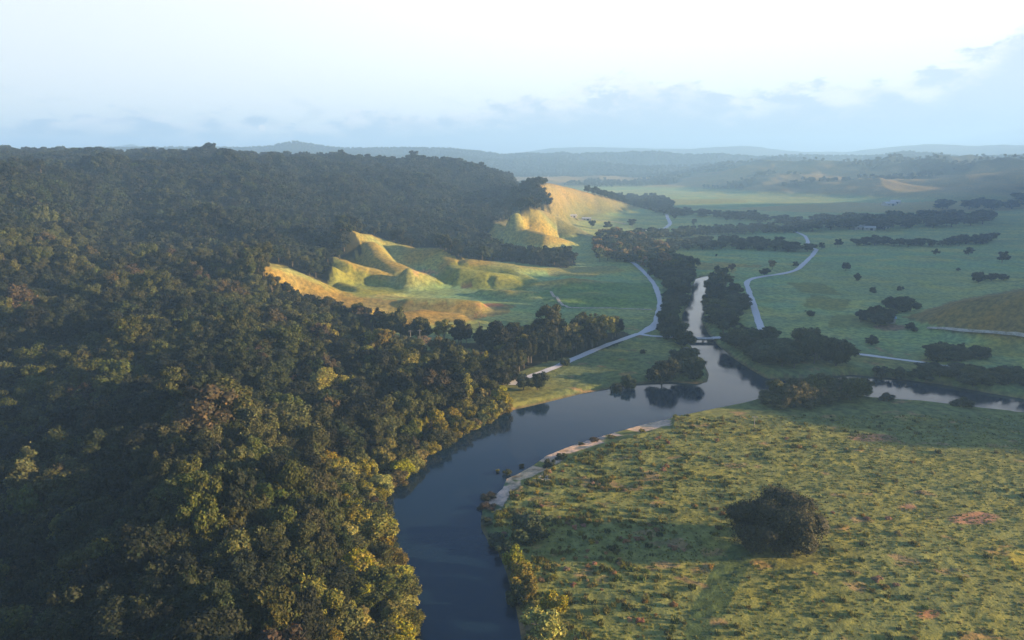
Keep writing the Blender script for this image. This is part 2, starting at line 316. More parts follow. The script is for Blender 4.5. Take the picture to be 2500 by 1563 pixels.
def height(x, y, fine=True):
    x = np.asarray(x, float); y = np.asarray(y, float)
    d = np.hypot(x, y); az = np.arctan2(x, np.maximum(y, 1e-3))
    sd = river_sd(x, y)
    h = rbf(x, y)
    h = np.where(h > 20, h, np.log1p(np.exp(np.clip(h, -30, 20) / 3.0)) * 3.0)   # softplus: flat outside the foot
    h = h * ss(-x + 0.45*np.maximum(y, 0), -320, -60) if False else h
    hl = ss(h, 5, 45)
    rg = ridged(x*.9 + y*.45, y*.9 - x*.45, 150, 4, 5)
    h = h + hl * ((rg - .62) * 46 + (fbm(x, y, 45, 3, 9) - .5) * 8)
    for c, w in SPW:
        xs = [p[0] for p in c]; ys = [p[1] for p in c]
        m = (x > min(xs)-4*w) & (x < max(xs)+4*w) & (y > min(ys)-4*w) & (y < max(ys)+4*w)
        if not m.any(): continue
        wob = (fbm(x[m], y[m], 22, 2, 77) - .5) * w * .5
        q, t = sdseg(x[m], y[m], c); zc = np.interp(t, range(len(c)), [p[2] for p in c])
        q = np.maximum(q + wob*.5, 0)
        s = zc * np.exp(-(q/w)**2.7)
        k = 2.2; a = h[m]; hh = np.clip(.5 + .5*(s-a)/k, 0, 1); h[m] = a*(1-hh) + s*hh + k*hh*(1-hh)
    # far ranges
    u_eq = 1250 + F * np.tan(np.clip(az, -1.3, 1.3))
    b = np.interp(u_eq, [600, 1500, 1750, 2100, 2400, 3000], [2150, 2150, 2020, 1780, 1660, 1600])
    rl = ridged(x*.9 + y*.35, y*.55 - x*.2, 430, 5, 40)
    low = ss(d, b, b + 650) * (1 - ss(d, b+1700, b+2600)) * (26 + 122*np.clip(rl - .25, 0, 1)**1.2 * (1 + .25*ss(d, 2200, 3000))) * ss(rl*260 + (d - b), 150, 420)
    low *= 0.35 + .65*ss(u_eq, 1500, 2000)
    tz = np.interp(az, SIL_A, SIL_T) - .0035*ss(az, -.05, .1) + (fbm(az*3100, az*0, 260, 4, 71) - .5)*.018*ss(az, -.1, .1); zc = CAM_H + tz * 4300
    back = zc * ss(d, b + 300, 4300) ** 1.15
    back = back * (1 - (1 - ss(d, 4050, 4330)) * .8 * (1 - ridged(x, y, 780, 5, 60)))
    back = np.where(d > 4300, zc * (1 - ss(d, 4350, 5400)), back)
    z2 = CAM_H + (np.interp(az, SIL2_A, SIL2_T) + (fbm(az*3900, az*0, 330, 4, 73) - .5)*.012) * 7300 - 40
    back = np.maximum(back, z2 * ss(d, 5600, 7300) * (.6 + .4*ridged(x, y, 900, 4, 66)*ss(7200 - d, -300, 600) + .4*(1 - ss(7200 - d, -300, 600))) * (1 - ss(d, 7400, 8500)))
    front = (y > 0) | (d > 5000)
    h = np.maximum(h, np.where((d > 1500) & front, np.maximum(low, back), 0)) + 0
    # unseen ridge at the right, added to shade the valley floor
    rx = np.interp(y, [p[0] for p in RX], [p[1] for p in RX]); rz = np.interp(y, [p[0] for p in RZ], [p[1] for p in RZ])
    rn = (fbm(x, y, 160, 4, 21) - .5)
    q = (x - rx - 40*rn) / (62 + rz*.35)
    h = h + rz * (1 + .16*(rn)) * np.exp(-q*q*1.5) * (1 - ss(y, 2000, 2600))
    # plain
    flat = 1 - ss(h, 2, 10)
    pl = (fbm(x, y*1.6, 150, 3, 3) - .5) * 3.4 * ss(sd, 6, 60) * flat
    pl += (ridged(x*.6, y*1.5, 60, 2, 13) - .5) * 1.0 * ss(sd, 10, 50) * flat
    h = h + pl
    if fine:
        nm = ss(sd, 2, 8) * flat * (1 - ss(d, 320, 460)) * (x > -5)
        a = x*.94 + y*.34; c2 = -x*.34 + y*.94
        h = h + nm * ((fbm(a/2.2, c2, 1.5, 3, 91) - .5) * .55 + (fbm(a, c2, 12, 2, 95) - .5) * .45)
    bank = ss(sd, 0.0, 5.0)
    # the sand bar slopes gently
    u, v = proj(x, y, np.zeros_like(x)); bar = inpoly(u, v, BAR_PX)
    bank = np.where(bar & (sd > 0), np.clip(ss(sd, -1, 16), 0, 1), bank)
    h = np.where(sd > 0, WATER - .05 + (h - WATER + .05) * bank, WATER - .1 - np.minimum(-sd, 6) * .35)
    return h
BAR_PX = [(1160,1190),(1215,1140),(1290,1095),(1380,1065),(1480,1035),(1560,1010),(1640,1010),(1640,1052),(1560,1062),(1470,1092),(1370,1128),(1290,1172),(1250,1200),(1225,1245),(1180,1260)]

def mat(name): 
    m = bpy.data.materials.new(name); m.use_nodes = True; t = m.node_tree
    return m, t, t.nodes['Principled BSDF']
def new_mesh(name, V, Fq, mats=(), attr=None, smooth=True, parent=None, link=True):
    me = bpy.data.meshes.new(name); V = np.asarray(V, np.float32); Fq = np.asarray(Fq, np.int32); k = Fq.shape[1]
    me.vertices.add(len(V)); me.vertices.foreach_set('co', V.ravel())
    me.loops.add(Fq.size); me.loops.foreach_set('vertex_index', Fq.ravel())
    me.polygons.add(len(Fq)); me.polygons.foreach_set('loop_start', np.arange(len(Fq), dtype=np.int32)*k)
    me.polygons.foreach_set('loop_total', np.full(len(Fq), k, np.int32))
    me.polygons.foreach_set('use_smooth', np.full(len(Fq), smooth))
    me.update(calc_edges=True)
    for m in mats: me.materials.append(m)
    if attr:
        for nm, (dom, data) in attr.items():
            a = me.attributes.new(nm, 'FLOAT_COLOR', dom); d4 = np.ones((len(data), 4), np.float32); d4[:, :3] = data
            a.data.foreach_set('color', d4.ravel())
    if not link: return me
    o = bpy.data.objects.new(name, me); COL.objects.link(o)
    if parent: o.parent = parent
    return o
def tag(o, label=None, cat=None, group=None, kind=None):
    if label: o['label'] = label
    if cat: o['category'] = cat
    if group: o['group'] = group
    if kind: o['kind'] = kind
    return o
# ------------------------------------------------------------------ terrain sheet
th = np.concatenate([np.arange(-180, -60, 4.0), np.arange(-60, -41, 1.0), np.arange(-41, 41, .135), np.arange(41, 60, 1.0), np.arange(60, 180.1, 4.0)])
th = np.radians(th)
rr = np.concatenate([[0.5, 20, 40, 60, 80, 95], np.arange(105, 330, .62), 330 * 1.0078 ** np.arange(0, 440)])
rr = rr[rr < 8700]
RRg, THg = np.meshgrid(rr, th, indexing='ij')
gx = RRg * np.sin(THg); gy = RRg * np.cos(THg)
gz = height(gx.ravel(), gy.ravel()).reshape(gx.shape)
gu, gv = proj(gx, gy, gz)
gsd = river_sd(gx.ravel(), gy.ravel()).reshape(gx.shape)
gd = np.hypot(gx, gy)
forest = inpoly(gu, gv, FOREST_PX) | ((gz > 12) & ~inpoly(gu, gv, [(600,430),(1650,430),(1650,860),(600,860)]) & (gx < 120) & (gd < 2000))
for c in CLEAR_PX: forest &= ~inpoly(gu, gv, c)
forest &= gd < 1750
# ground colours (plants and soil, with some sunlit tones painted in)
def lerp(a, b, t): return a*(1-t[..., None]) + b*t[..., None]
C = np.zeros(gx.shape + (3,)); C[:] = (.086, .112, .046)
n_big = fbm(gx, gy, 170, 4, 101); n_mid = fbm(gx, gy*1.5, 38, 4, 103); n_sm = fbm(gx, gy, 9, 3, 105)
C = lerp(C, np.array((.070, .118, .055)), ss(n_big, .5, .68)*.8)
C = lerp(C, np.array((.130, .138, .045)), ss(n_mid, .52, .75)*.75)
C = lerp(C, np.array((.066, .090, .040)), ss(fbm(gx*.5, gy*1.7, 30, 3, 107), .55, .72)*.6)
def px_patch(polys, col, amt, soft=.0):
    global C
    for p in polys:
        m = inpoly(gu + (n_sm-.5)*14, gv + (n_mid-.5)*8, p); C = lerp(C, np.array(col), m*amt)
C = C * (1 + .98*ss(gd, 300, 480))[..., None]  # grass past the lit meadow paled to lift the shaded valley
C = lerp(C, np.array((.150, .152, .040)), (1-ss(gd, 250, 320)) * (gx > 0) * .65)  # near meadow yellowed, low sunlight put into its colour
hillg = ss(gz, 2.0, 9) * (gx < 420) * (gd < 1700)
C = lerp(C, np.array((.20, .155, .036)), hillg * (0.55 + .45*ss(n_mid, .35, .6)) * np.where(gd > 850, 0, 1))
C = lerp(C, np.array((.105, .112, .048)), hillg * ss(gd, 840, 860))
C = lerp(C, np.array((.19, .145, .065)), hillg * ss(gd, 840, 860) * np.clip(ss(gz, 16, 44) * .6 + ss(ridged(gx, gy, 60, 3, 15), .5, .8) * .3, 0, .9))  # sunlit orange painted on the far spur, stronger towards its crest
px_patch([[(630,640),(720,670),(830,720),(1000,735),(1260,745),(1240,768),(1120,790),(960,800),(800,770),(690,720)]], (.17,.112,.034), .7)
px_patch([[(800,620),(870,655),(1000,715),(880,725),(800,700)],[(1100,640),(1250,655),(1320,690),(1280,710),(1160,705),(1060,690)]], (.115,.135,.026), .75)
px_patch([[(1330,652),(1500,650),(1530,664),(1440,676),(1340,672)]], (.19,.155,.05), .6)
px_patch([[(1400,690),(1600,690),(1610,755),(1380,752),(1300,720)]], (.060,.135,.042), .75)
px_patch([[(1655,640),(1720,640),(1800,655),(1790,668),(1700,655)],[(1740,638),(1860,648),(1850,655),(1760,650)]], (.20,.16,.045), .75)  # streaks of sun on the plain, painted yellow
px_patch([[(1920,690),(2010,690),(2060,720),(1960,715)],[(1980,720),(2080,735),(2060,760),(1960,750)],[(2030,770),(2180,760),(2190,800),(2020,800)]], (.11,.12,.03), .7)  # warm patches of light put into the right plain's colour
px_patch([[(2200,775),(2330,735),(2420,718),(2520,700),(2760,660),(2760,840),(2540,825),(2330,806)]], (.135,.098,.034), .85)
px_patch([[(2040,862),(2300,892),(2280,910),(2050,880)],[(2380,845),(2560,845),(2560,875),(2400,870)]], (.13,.12,.03), .6)
px_patch([[(1780,512),(1900,503),(2050,495),(2420,490),(2600,496),(2480,512),(2300,520),(1950,518)]], (.24,.19,.07), .8)  # sunlit strip painted below the far hills
px_patch([[(1600,488),(1800,486),(1830,494),(1600,500)]], (.16,.17,.05), .8)
px_patch([[(850,845),(960,832),(990,850),(960,872),(860,862)]], (.13,.125,.028), .8)
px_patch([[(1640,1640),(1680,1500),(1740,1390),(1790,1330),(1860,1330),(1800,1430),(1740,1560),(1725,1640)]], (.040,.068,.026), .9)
farh = ss(gd, 1700, 2050)
fm = ss(ridged(gx, gy, 420, 4, 40) + (n_big-.5)*.4, .48, .62) * (1 - .85*ss(gz, 72, 100))
C = lerp(C, lerp(np.broadcast_to(np.array((.035,.045,.022)), C.shape), np.array((.17,.135,.058)), fm*ss(3500-gd, 100, 900)), farh * ss(gz, 6, 16))
C = lerp(C, np.array((.03,.035,.02)), ss(gd, 2900, 3400))
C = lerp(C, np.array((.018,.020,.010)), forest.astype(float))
shade_ridge = (gx > np.interp(gy, [p[0] for p in RX], [p[1] for p in RX]) - 95) & (gz > 14) & (gd < 2300)  # slope of the unseen ridge that was added for shade
C = lerp(C, np.array((.04,.048,.02)), shade_ridge.astype(float))
bar = inpoly(gu + (n_sm-.5)*10, gv, BAR_PX)
near_w = bar & (gsd > 0) & (gsd < 6.8 + (n_sm-.5)*8 + (n_mid-.5)*5)
C = lerp(C, np.array((.44,.33,.27)), near_w * ss(fbm(gx*.7+gy*.7, (gy-gx)*.3, 4.5, 3, 131), .36, .46))
C = lerp(C, np.array((.11,.075,.045)), ((gsd > 0) & (gsd < 1.6) & ~bar).astype(float)*.6)
C = lerp(C, np.array((.035,.032,.022)), (gsd <= 0).astype(float))
# bare soil and dry patches on the near meadow
dry = ss(fbm(gx, gy*1.7, 9, 4, 111), .70, .78) * (gx > 0) * (gd < 420) * ~forest
C = lerp(C, np.array((.20,.13,.07)), dry*.7)
for (u, v, a, b, col) in [(722,940,26,34,(.36,.16,.085)),(1015,870,40,8,(.2,.14,.09)),(2130,1068,50,9,(.17,.11,.07)),(2260,1500,30,12,(.2,.11,.06)),(2380,1265,60,14,(.22,.12,.075)),(2215,1240,30,10,(.22,.12,.075)),
                    (20,752,45,7,(.16,.06,.04)),(1200,745,40,4,(.22,.11,.06)),(1050,665,22,6,(.24,.17,.1)),(1010,665,14,4,(.26,.18,.11)),(1150,700,30,4,(.09,.06,.035)),(1230,700,26,3,(.10,.065,.04)),
                    (1330,1165,12,10,(.36,.3,.26)),(1280,1275,30,6,(.36,.3,.26)),(2490,1370,34,26,(.2,.19,.04)),(2180,800,40,7,(.17,.12,.085))]:
    q = ((gu-u)/a)**2 + ((gv-v)/b)**2 + (n_sm-.5)*1.6 + (n_mid-.5)
    C = lerp(C, np.array(col), ss(-q, -1.3, -.5))
# path through the near meadow: pressed grass
pd, _ = sdseg(gu, gv, [(2040,1375),(2100,1355),(2160,1330)]); C = lerp(C, np.array((.03,.045,.018)), ss(-pd, -5, -1)*.7)

gm, t, b = mat('ground_cover')
at = N(t, 'ShaderNodeAttribute', attribute_name='cover'); geo = N(t, 'ShaderNodeNewGeometry'); pos = geo.outputs['Position']
na = noise(t, pos, .35, 5, .65); nb = noise(t, pos, 1.6, 4, .7); nc = noise(t, pos, .045, 4, .6)
c = mixc(t, sstep(t, na, .3, .7), mixc(t, 1, at.outputs['Color'], (.55, .6, .6), 'MULTIPLY'), mixc(t, 1, at.outputs['Color'], (1.35, 1.3, 1.2), 'MULTIPLY'))
c = mixc(t, sstep(t, nc, .4, .65), c, mixc(t, 1, c, (1.2, 1.08, .8), 'MULTIPLY'))
c = mixc(t, sstep(t, nb, .55, .8), c, mixc(t, 1, c, (.55, .62, .6), 'MULTIPLY'))
t.links.new(c, b.inputs['Base Color']); b.inputs['Roughness'].default_value = .9; b.inputs['Specular IOR Level'].default_value = .12
bp = N(t, 'ShaderNodeBump'); bp.inputs['Strength'].default_value = .8; bp.inputs['Distance'].default_value = .5
t.links.new(mth(t, 'ADD', mth(t, 'MULTIPLY', na, 1.2), nb), bp.inputs['Height']); t.links.new(bp.outputs[0], b.inputs['Normal'])
nr, nc_ = gx.shape
idx = np.arange(nr*nc_).reshape(nr, nc_)
quads = np.stack([idx[:-1, :-1], idx[:-1, 1:], idx[1:, 1:], idx[1:, :-1]], -1)[..., ::-1]
qh = ((gz[:-1, :-1] > 5.0) & ((gx[:-1, :-1] < 330) | (gd[:-1, :-1] > 1500))) | (gd[:-1, :-1] > 2600)
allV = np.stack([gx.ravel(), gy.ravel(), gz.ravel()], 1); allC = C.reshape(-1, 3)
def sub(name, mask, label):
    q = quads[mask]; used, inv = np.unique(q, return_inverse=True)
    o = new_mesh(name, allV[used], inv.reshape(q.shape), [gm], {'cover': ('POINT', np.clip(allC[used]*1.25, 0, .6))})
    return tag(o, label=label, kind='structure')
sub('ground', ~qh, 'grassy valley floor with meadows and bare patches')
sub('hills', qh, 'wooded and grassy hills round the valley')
# sampling the built sheet, so things stand on it
def hs(x, y, fine=False):
    return height(np.atleast_1d(np.asarray(x, float)), np.atleast_1d(np.asarray(y, float)), fine)
# ------------------------------------------------------------------ water
wm, t, b = mat('river_water')
b.inputs['Base Color'].default_value = (.006, .018, .034, 1); b.inputs['Roughness'].default_value = .06; b.inputs['IOR'].default_value = 1.33
geo = N(t, 'ShaderNodeNewGeometry'); pos = geo.outputs['Position']
bp = N(t, 'ShaderNodeBump'); bp.inputs['Strength'].default_value = .22; bp.inputs['Distance'].default_value = .12
t.links.new(mth(t, 'MULTIPLY_ADD', sstep(t, noise(t, pos, .035, 4, .6, 1.2), .42, .62), .12, .04), b.inputs['Roughness'])
t.links.new(mth(t, 'ADD', noise(t, pos, .9, 3, .6), mth(t, 'MULTIPLY', noise(t, pos, .12, 3, .5), 1.5)), bp.inputs['Height'])
t.links.new(bp.outputs[0], b.inputs['Normal'])
wmask = (gsd[:-1, :-1] < 3.0)
q = quads[wmask]; used, inv = np.unique(q, return_inverse=True); wv = allV[used].copy(); wv[:, 2] = WATER
tag(new_mesh('water', wv, inv.reshape(q.shape), [wm]), label='river with a narrow channel and a side arm joining it', kind='structure')
# ------------------------------------------------------------------ roads
rm, t, b = mat('pale_gravel')
geo = N(t, 'ShaderNodeNewGeometry'); nn = noise(t, geo.outputs['Position'], .8, 5, .7)
c = mixc(t, nn, (.40, .39, .39), (.58, .57, .57)); t.links.new(c, b.inputs['Base Color']); b.inputs['Roughness'].default_value = .9
tm, t, b = mat('dirt_track')
geo = N(t, 'ShaderNodeNewGeometry'); nn = noise(t, geo.outputs['Position'], .5, 5, .7)
c = mixc(t, sstep(t, nn, .35, .65), (.22, .20, .13), (.42, .38, .32)); t.links.new(c, b.inputs['Base Color']); b.inputs['Roughness'].default_value = .95
_gt = 70 * 1.009 ** np.arange(420)
def gp(u, v):     # first place where the line of sight through a traced point meets the ground
    d = ray(u, v); t = _gt / d[1]; z = CAM_H + d[2]*t; x = d[0]*t
    below = z < hs(x, _gt); i = int(np.argmax(below)) if below.any() else len(t)-1
    lo, hi = t[max(i-1, 0)], t[i]
    for _ in range(9):
        m = (lo+hi)/2
        if CAM_H + d[2]*m < float(hs(d[0]*m, d[1]*m)[0]): hi = m
        else: lo = m
    return np.array([d[0]*hi, d[1]*hi])
def catmull(pts, step):
    pts = [pts[0]] + list(pts) + [pts[-1]]; out = []
    for i in range(1, len(pts)-2):
        p0, p1, p2, p3 = [np.asarray(p, float) for p in pts[i-1:i+3]]
        n = max(2, int(np.linalg.norm(p2-p1)/step))
        for k in range(n):
            s = k/n; out.append(.5*((2*p1)+(-p0+p2)*s+(2*p0-5*p1+4*p2-p3)*s*s+(-p0+3*p1-3*p2+p3)*s**3))
    out.append(np.asarray(pts[-1], float)); return np.array(out)
ri = 0
for name, label, w, px in ROADS:
    ctr = catmull([gp(u, v) for u, v in px], 3.0)
    tg = np.gradient(ctr, axis=0); tg /= np.linalg.norm(tg, axis=1)[:, None] + 1e-9; nrm = np.stack([-tg[:, 1], tg[:, 0]], 1)
    offs = np.linspace(-.5, .5, 5); V = []; dist = np.linalg.norm(ctr, axis=1)
    jit = 1 + (vn(np.arange(len(ctr))*.35, np.zeros(len(ctr)), 5+ri) - .5)*.35
    wf = np.where(np.linalg.norm(ctr, axis=1) < 600, .92, 1.0) * w * jit * (1 + .6*(ri == 0)*np.exp(-((ctr[:, 0]-P(1585,808)[0])/8)**2 - ((ctr[:, 1]-P(1585,808)[1])/10)**2))
    zz = hs(ctr[:, 0], ctr[:, 1], True); 
    for o_ in offs:
        p = ctr + nrm * (o_*wf)[:, None]; h1 = hs(p[:, 0], p[:, 1], True)
        V.append(np.column_stack([p, np.maximum(h1, zz) + .12 + dist*.00028 + .004*ri]))
    V = np.stack(V, 1); n = len(ctr); id_ = np.arange(n*5).reshape(n, 5)
    q = np.stack([id_[:-1, :-1], id_[1:, :-1], id_[1:, 1:], id_[:-1, 1:]], -1).reshape(-1, 4)[:, ::-1]
    # a shallow skirt gives the roadbed an edge
    V = V.reshape(-1, 3)
    o = new_mesh(name, V, q, [rm if name == 'road' else tm])
    tag(o, label=label, kind='structure'); ri += 1

# ------------------------------------------------------------------ leaves, bark
rng = np.random.default_rng(7); random.seed(11)
lm, t, b = mat('leaves')
oi = N(t, 'ShaderNodeObjectInfo'); at = N(t, 'ShaderNodeAttribute', attribute_name='tone')
rnd = oi.outputs['Random']
hsv = N(t, 'ShaderNodeHueSaturation'); t.links.new(mth(t, 'MULTIPLY_ADD', rnd, .05, .47), hsv.inputs['Hue'])
t.links.new(mth(t, 'MULTIPLY_ADD', mth(t, 'FRACT', mth(t, 'MULTIPLY', rnd, 7.3)), .75, .65), hsv.inputs['Value'])
t.links.new(mth(t, 'MULTIPLY_ADD', mth(t, 'FRACT', mth(t, 'MULTIPLY', rnd, 13.7)), .3, .85), hsv.inputs['Saturation'])
t.links.new(mixc(t, 1, oi.outputs['Color'], at.outputs['Color'], 'MULTIPLY'), hsv.inputs['Color'])
t.links.new(hsv.outputs[0], b.inputs['Base Color']); b.inputs['Roughness'].default_value = .65; b.inputs['Specular IOR Level'].default_value = .18
tr = N(t, 'ShaderNodeBsdfTranslucent'); t.links.new(hsv.outputs[0], tr.inputs[0])
mx = N(t, 'ShaderNodeMixShader'); mx.inputs[0].default_value = .22
t.links.new(b.outputs[0], mx.inputs[1]); t.links.new(tr.outputs[0], mx.inputs[2]); t.links.new(mx.outputs[0], t.nodes['Material Output'].inputs[0])
bk, t, b = mat('bark')
geo = N(t, 'ShaderNodeNewGeometry'); c = mixc(t, noise(t, geo.outputs['Position'], 2.5, 4), (.06, .05, .035), (.15, .125, .10))
t.links.new(c, b.inputs['Base Color']); b.inputs['Roughness'].default_value = .9
TONE = {'forest': (.022,.031,.011), 'dark': (.014,.019,.010), 'brown': (.062,.050,.026), 'gold2': (.165,.155,.024), 'olive': (.052,.060,.017), 'river': (.036,.048,.020),  # gold2 and olive: leaf greens, brightened in place of a stronger sun
        'arm': (.030,.042,.020), 'island': (.062,.066,.022), 'far': (.034,.048,.022), 'golden': (.15,.10,.03), 'pale': (.16,.12,.08)}  # the gold tone puts low sunlight into the leaf colour

def ico(sub_=1):
    import bmesh
    bm = bmesh.new(); bmesh.ops.create_icosphere(bm, subdivisions=sub_, radius=1); bm.verts.ensure_lookup_table(); bm.verts.index_update()
    V = np.array([v.co[:] for v in bm.verts]); Fa = np.array([[v.index for v in f.verts] for f in bm.faces]); bm.free(); return V, Fa
IV, IF = ico(2)
def crown_data(seed, rx, z0, z1, nlobe, nleaf, leaf, flat=1.0, droop=.0, core=.8):
    """leaf clumps over a pile of lobes that fill the crown between z0 and z1"""
    g = np.random.default_rng(seed); cz = (z0+z1)/2; rz = (z1-z0)/2
    L = []
    for i in range(nlobe):
        a = g.uniform(0, 2*math.pi); h = g.uniform(-.75, .95); rad = math.sqrt(max(0, 1-h*h*.8)) * g.uniform(.35, .98)
        lr = g.uniform(.18, .42) * rx * (1.0 - .15*h)
        L.append((math.cos(a)*rad*rx, math.sin(a)*rad*rx, cz + h*rz*.8, lr, lr*g.uniform(.7, 1.1)*flat))
    L.append((0, 0, cz + rz*.05, rx*.52, rz*.68)); L = np.array(L)
    n = int(nleaf*1.9); k = g.integers(0, len(L), n); w = L[:, 3]**2; k = g.choice(len(L), n, p=w/w.sum())
    d = g.normal(size=(n, 3)); d[:, 2] = d[:, 2]*.9 + .15; d /= np.linalg.norm(d, axis=1)[:, None]
    rad = g.uniform(.74, 1.16, n) + (g.random(n) < .10) * g.uniform(0, .28, n)
    p = L[k, :3] + d * np.stack([L[k, 3], L[k, 3], L[k, 4]], 1) * rad[:, None]
    ins = np.zeros(n, bool)
    for j in range(len(L)):
        q = ((p[:, 0]-L[j,0])**2 + (p[:, 1]-L[j,1])**2)/L[j,3]**2 + (p[:, 2]-L[j,2])**2/L[j,4]**2
        ins |= (q < .72) & (k != j)
    p = p[~ins][:nleaf]; d = d[~ins][:nleaf]; kk = k[~ins][:nleaf]; n = len(p)
    p[:, 2] = np.maximum(p[:, 2], .25)
    nn = d + g.normal(size=(n, 3))*.55; nn /= np.linalg.norm(nn, axis=1)[:, None]
    t1 = np.cross(nn, g.normal(size=(n, 3))); t1 /= np.linalg.norm(t1, axis=1)[:, None]; t2 = np.cross(nn, t1)
    s = leaf * g.uniform(.55, 1.35, n)[:, None]; s2 = s * g.uniform(.5, .9, n)[:, None]
    bend = nn * s * g.uniform(-.1, .25, n)[:, None]
    V = np.stack([p - t1*s*.5 - t2*s2*.25, p + t2*s2*-.5 + bend, p + t1*s*.5 + t2*s2*.1, p + t2*s2*.5 - bend], 1).reshape(-1, 3)
    Fq = np.arange(4*n).reshape(n, 4)
    lob = g.uniform(.75, 1.3, len(L)); tone = (lob[kk] * g.uniform(.6, 1.45, n))[:, None] * np.array([1, 1, 1]) * (1 + g.normal(size=(n, 1))*np.array([[.14, .03, -.05]]))
    # inner mass, so the crown is not hollow
    cv_, cf_ = [], []; o_ = 0
    for j in range(len(L)):
        vv = IV * (1 + .18*g.normal(size=(len(IV), 1))) * np.array([L[j,3], L[j,3], L[j,4]]) * core + L[j, :3]
        vv[:, 2] = np.maximum(vv[:, 2], .2)
        cv_.append(vv); cf_.append(np.column_stack([IF, IF[:, 2]]) + o_); o_ += len(vv)
    return V, Fq, tone, np.concatenate(cv_), np.concatenate(cf_)
def poly_mesh(name, parts):
    """parts: list of (V, faces (quads or tris padded), tone per face, material)"""
    me = bpy.data.meshes.new(name); Vs = []; Fs = []; To = []; Mi = []; mats = []; o_ = 0
    for V, Fa, tone, m in parts:
        if m not in mats: mats.append(m)
        Vs.append(V); Fs += [tuple(int(i)+o_ for i in (f if len(f) < 4 or f[3] != f[2] else f[:3])) for f in Fa]
        tone = np.broadcast_to(tone, (len(Fa), 3)); To.append(tone); Mi += [mats.index(m)]*len(Fa); o_ += len(V)
    me.from_pydata(np.concatenate(Vs).tolist(), [], Fs)
    for m in mats: me.materials.append(m)
    me.polygons.foreach_set('material_index', Mi)
    a = me.attributes.new('tone', 'FLOAT_COLOR', 'FACE'); To = np.concatenate(To); d4 = np.ones((len(To), 4), np.float32); d4[:, :3] = np.clip(To, .2, 3)
    a.data.foreach_set('color', d4.ravel()); me.update(); return me
def tube(pts, rad, k=7):
    V = []; Fa = []
    for i, (p, r) in enumerate(zip(pts, rad)):
        for j in range(k):
            a = 2*math.pi*j/k; V.append((p[0]+r*math.cos(a), p[1]+r*math.sin(a), p[2]))
    for i in range(len(pts)-1):
        for j in range(k): Fa.append((i*k+j, i*k+(j+1) % k, (i+1)*k+(j+1) % k, (i+1)*k+j))
    return np.array(V), Fa
def trunk_data(seed, h, r, rx, limbs=4):
    g = random.Random(seed); Vs = []; Fs = []; o_ = 0
    path = [(0, 0, -.8), (0, 0, h*.2), (g.uniform(-.3, .3), g.uniform(-.3, .3), h*.5), (g.uniform(-.5, .5), g.uniform(-.5, .5), h*.85)]
    tubes = [(path, [r*1.4, r, r*.8, r*.35])]
    for i in range(limbs):
        a = g.uniform(0, 6.28); z = h*g.uniform(.3, .55); L = rx*g.uniform(.5, .8)
        tubes.append(([(0, 0, z), (math.cos(a)*L*.5, math.sin(a)*L*.5, z+L*.45), (math.cos(a)*L, math.sin(a)*L, z+L*.8)], [r*.5, r*.33, r*.12]))
    for p, rd in tubes:
        V, Fa = tube(p, rd); Vs.append(V); Fs += [tuple(i+o_ for i in f) for f in Fa]; o_ += len(V)
    return np.concatenate(Vs), Fs
def make_proto(name, seed, h, rx, nl, nleaf, leaf, low=.28, flat=1.0, limbs=4):
    V, Fq, tone, cv_, cf_ = crown_data(seed, rx, h*low, h, nl, nleaf, leaf, flat)
    crown = poly_mesh(name+'_crown', [(V, Fq, tone, lm), (cv_, cf_, (.7, .7, .7), lm)])
    tv, tf = trunk_data(seed, h, max(.16, h*.022), rx, limbs)
    trunk = poly_mesh(name+'_trunk', [(tv, tf, (1, 1, 1), bk)])
    whole = poly_mesh(name+'_whole', [(V, Fq, tone, lm), (cv_, cf_, (.7, .7, .7), lm), (tv, tf, (1, 1, 1), bk)])
    return dict(crown=crown, trunk=trunk, whole=whole, h=h, rx=rx)
# kinds of crown: broad, tall, ragged
PR = {'broad': [make_proto('broad', 100+i, 12, 5.0, 18, 2900, .55) for i in range(3)],
      'tall': [make_proto('tall', 200+i, 15, 3.6, 15, 2600, .52, low=.12) for i in range(3)],
      'ragged': [make_proto('ragged', 300+i, 13.5, 4.6, 11, 2100, .54, low=.3, flat=.8) for i in range(3)],
      'round': [make_proto('round', 400+i, 10, 5.2, 18, 3000, .58, low=.02) for i in range(3)],
      'small': [make_proto('small', 500+i, 12, 4.8, 12, 800, 1.15, low=.12) for i in range(4)],
      'bushy': [make_proto('bushy', 600+i, 4, 2.6, 9, 1300, .36, low=-.05, limbs=2) for i in range(3)]}
def child(name, me, parent, color):
    o = bpy.data.objects.new(name, me); COL.objects.link(o); o.parent = parent; o.color = (*color, 1); return o
def jcol(tone, s=.12):
    c = TONE[tone]; k = random.uniform(1-s, 1+s); return tuple(x*k*random.uniform(.95, 1.05) for x in c)
def tree(name, x, y, z, pr, h, wf, tone, label, cat, group=None, parts=True):
    rz = random.uniform(0, 6.283); s = h/pr['h']
    if parts:
        r = bpy.data.objects.new(name, None); COL.objects.link(r); c = jcol(tone)
        child('crown', pr['crown'], r, c); child('trunk', pr['trunk'], r, (1, 1, 1))
    else:
        r = bpy.data.objects.new(name, pr['whole']); COL.objects.link(r); r.color = (*jcol(tone), 1)
    r.location = (x, y, z); r.rotation_euler = (0, 0, rz); r.scale = (s*wf, s*wf*random.uniform(.9, 1.1), s)
    return tag(r, label, cat, group)
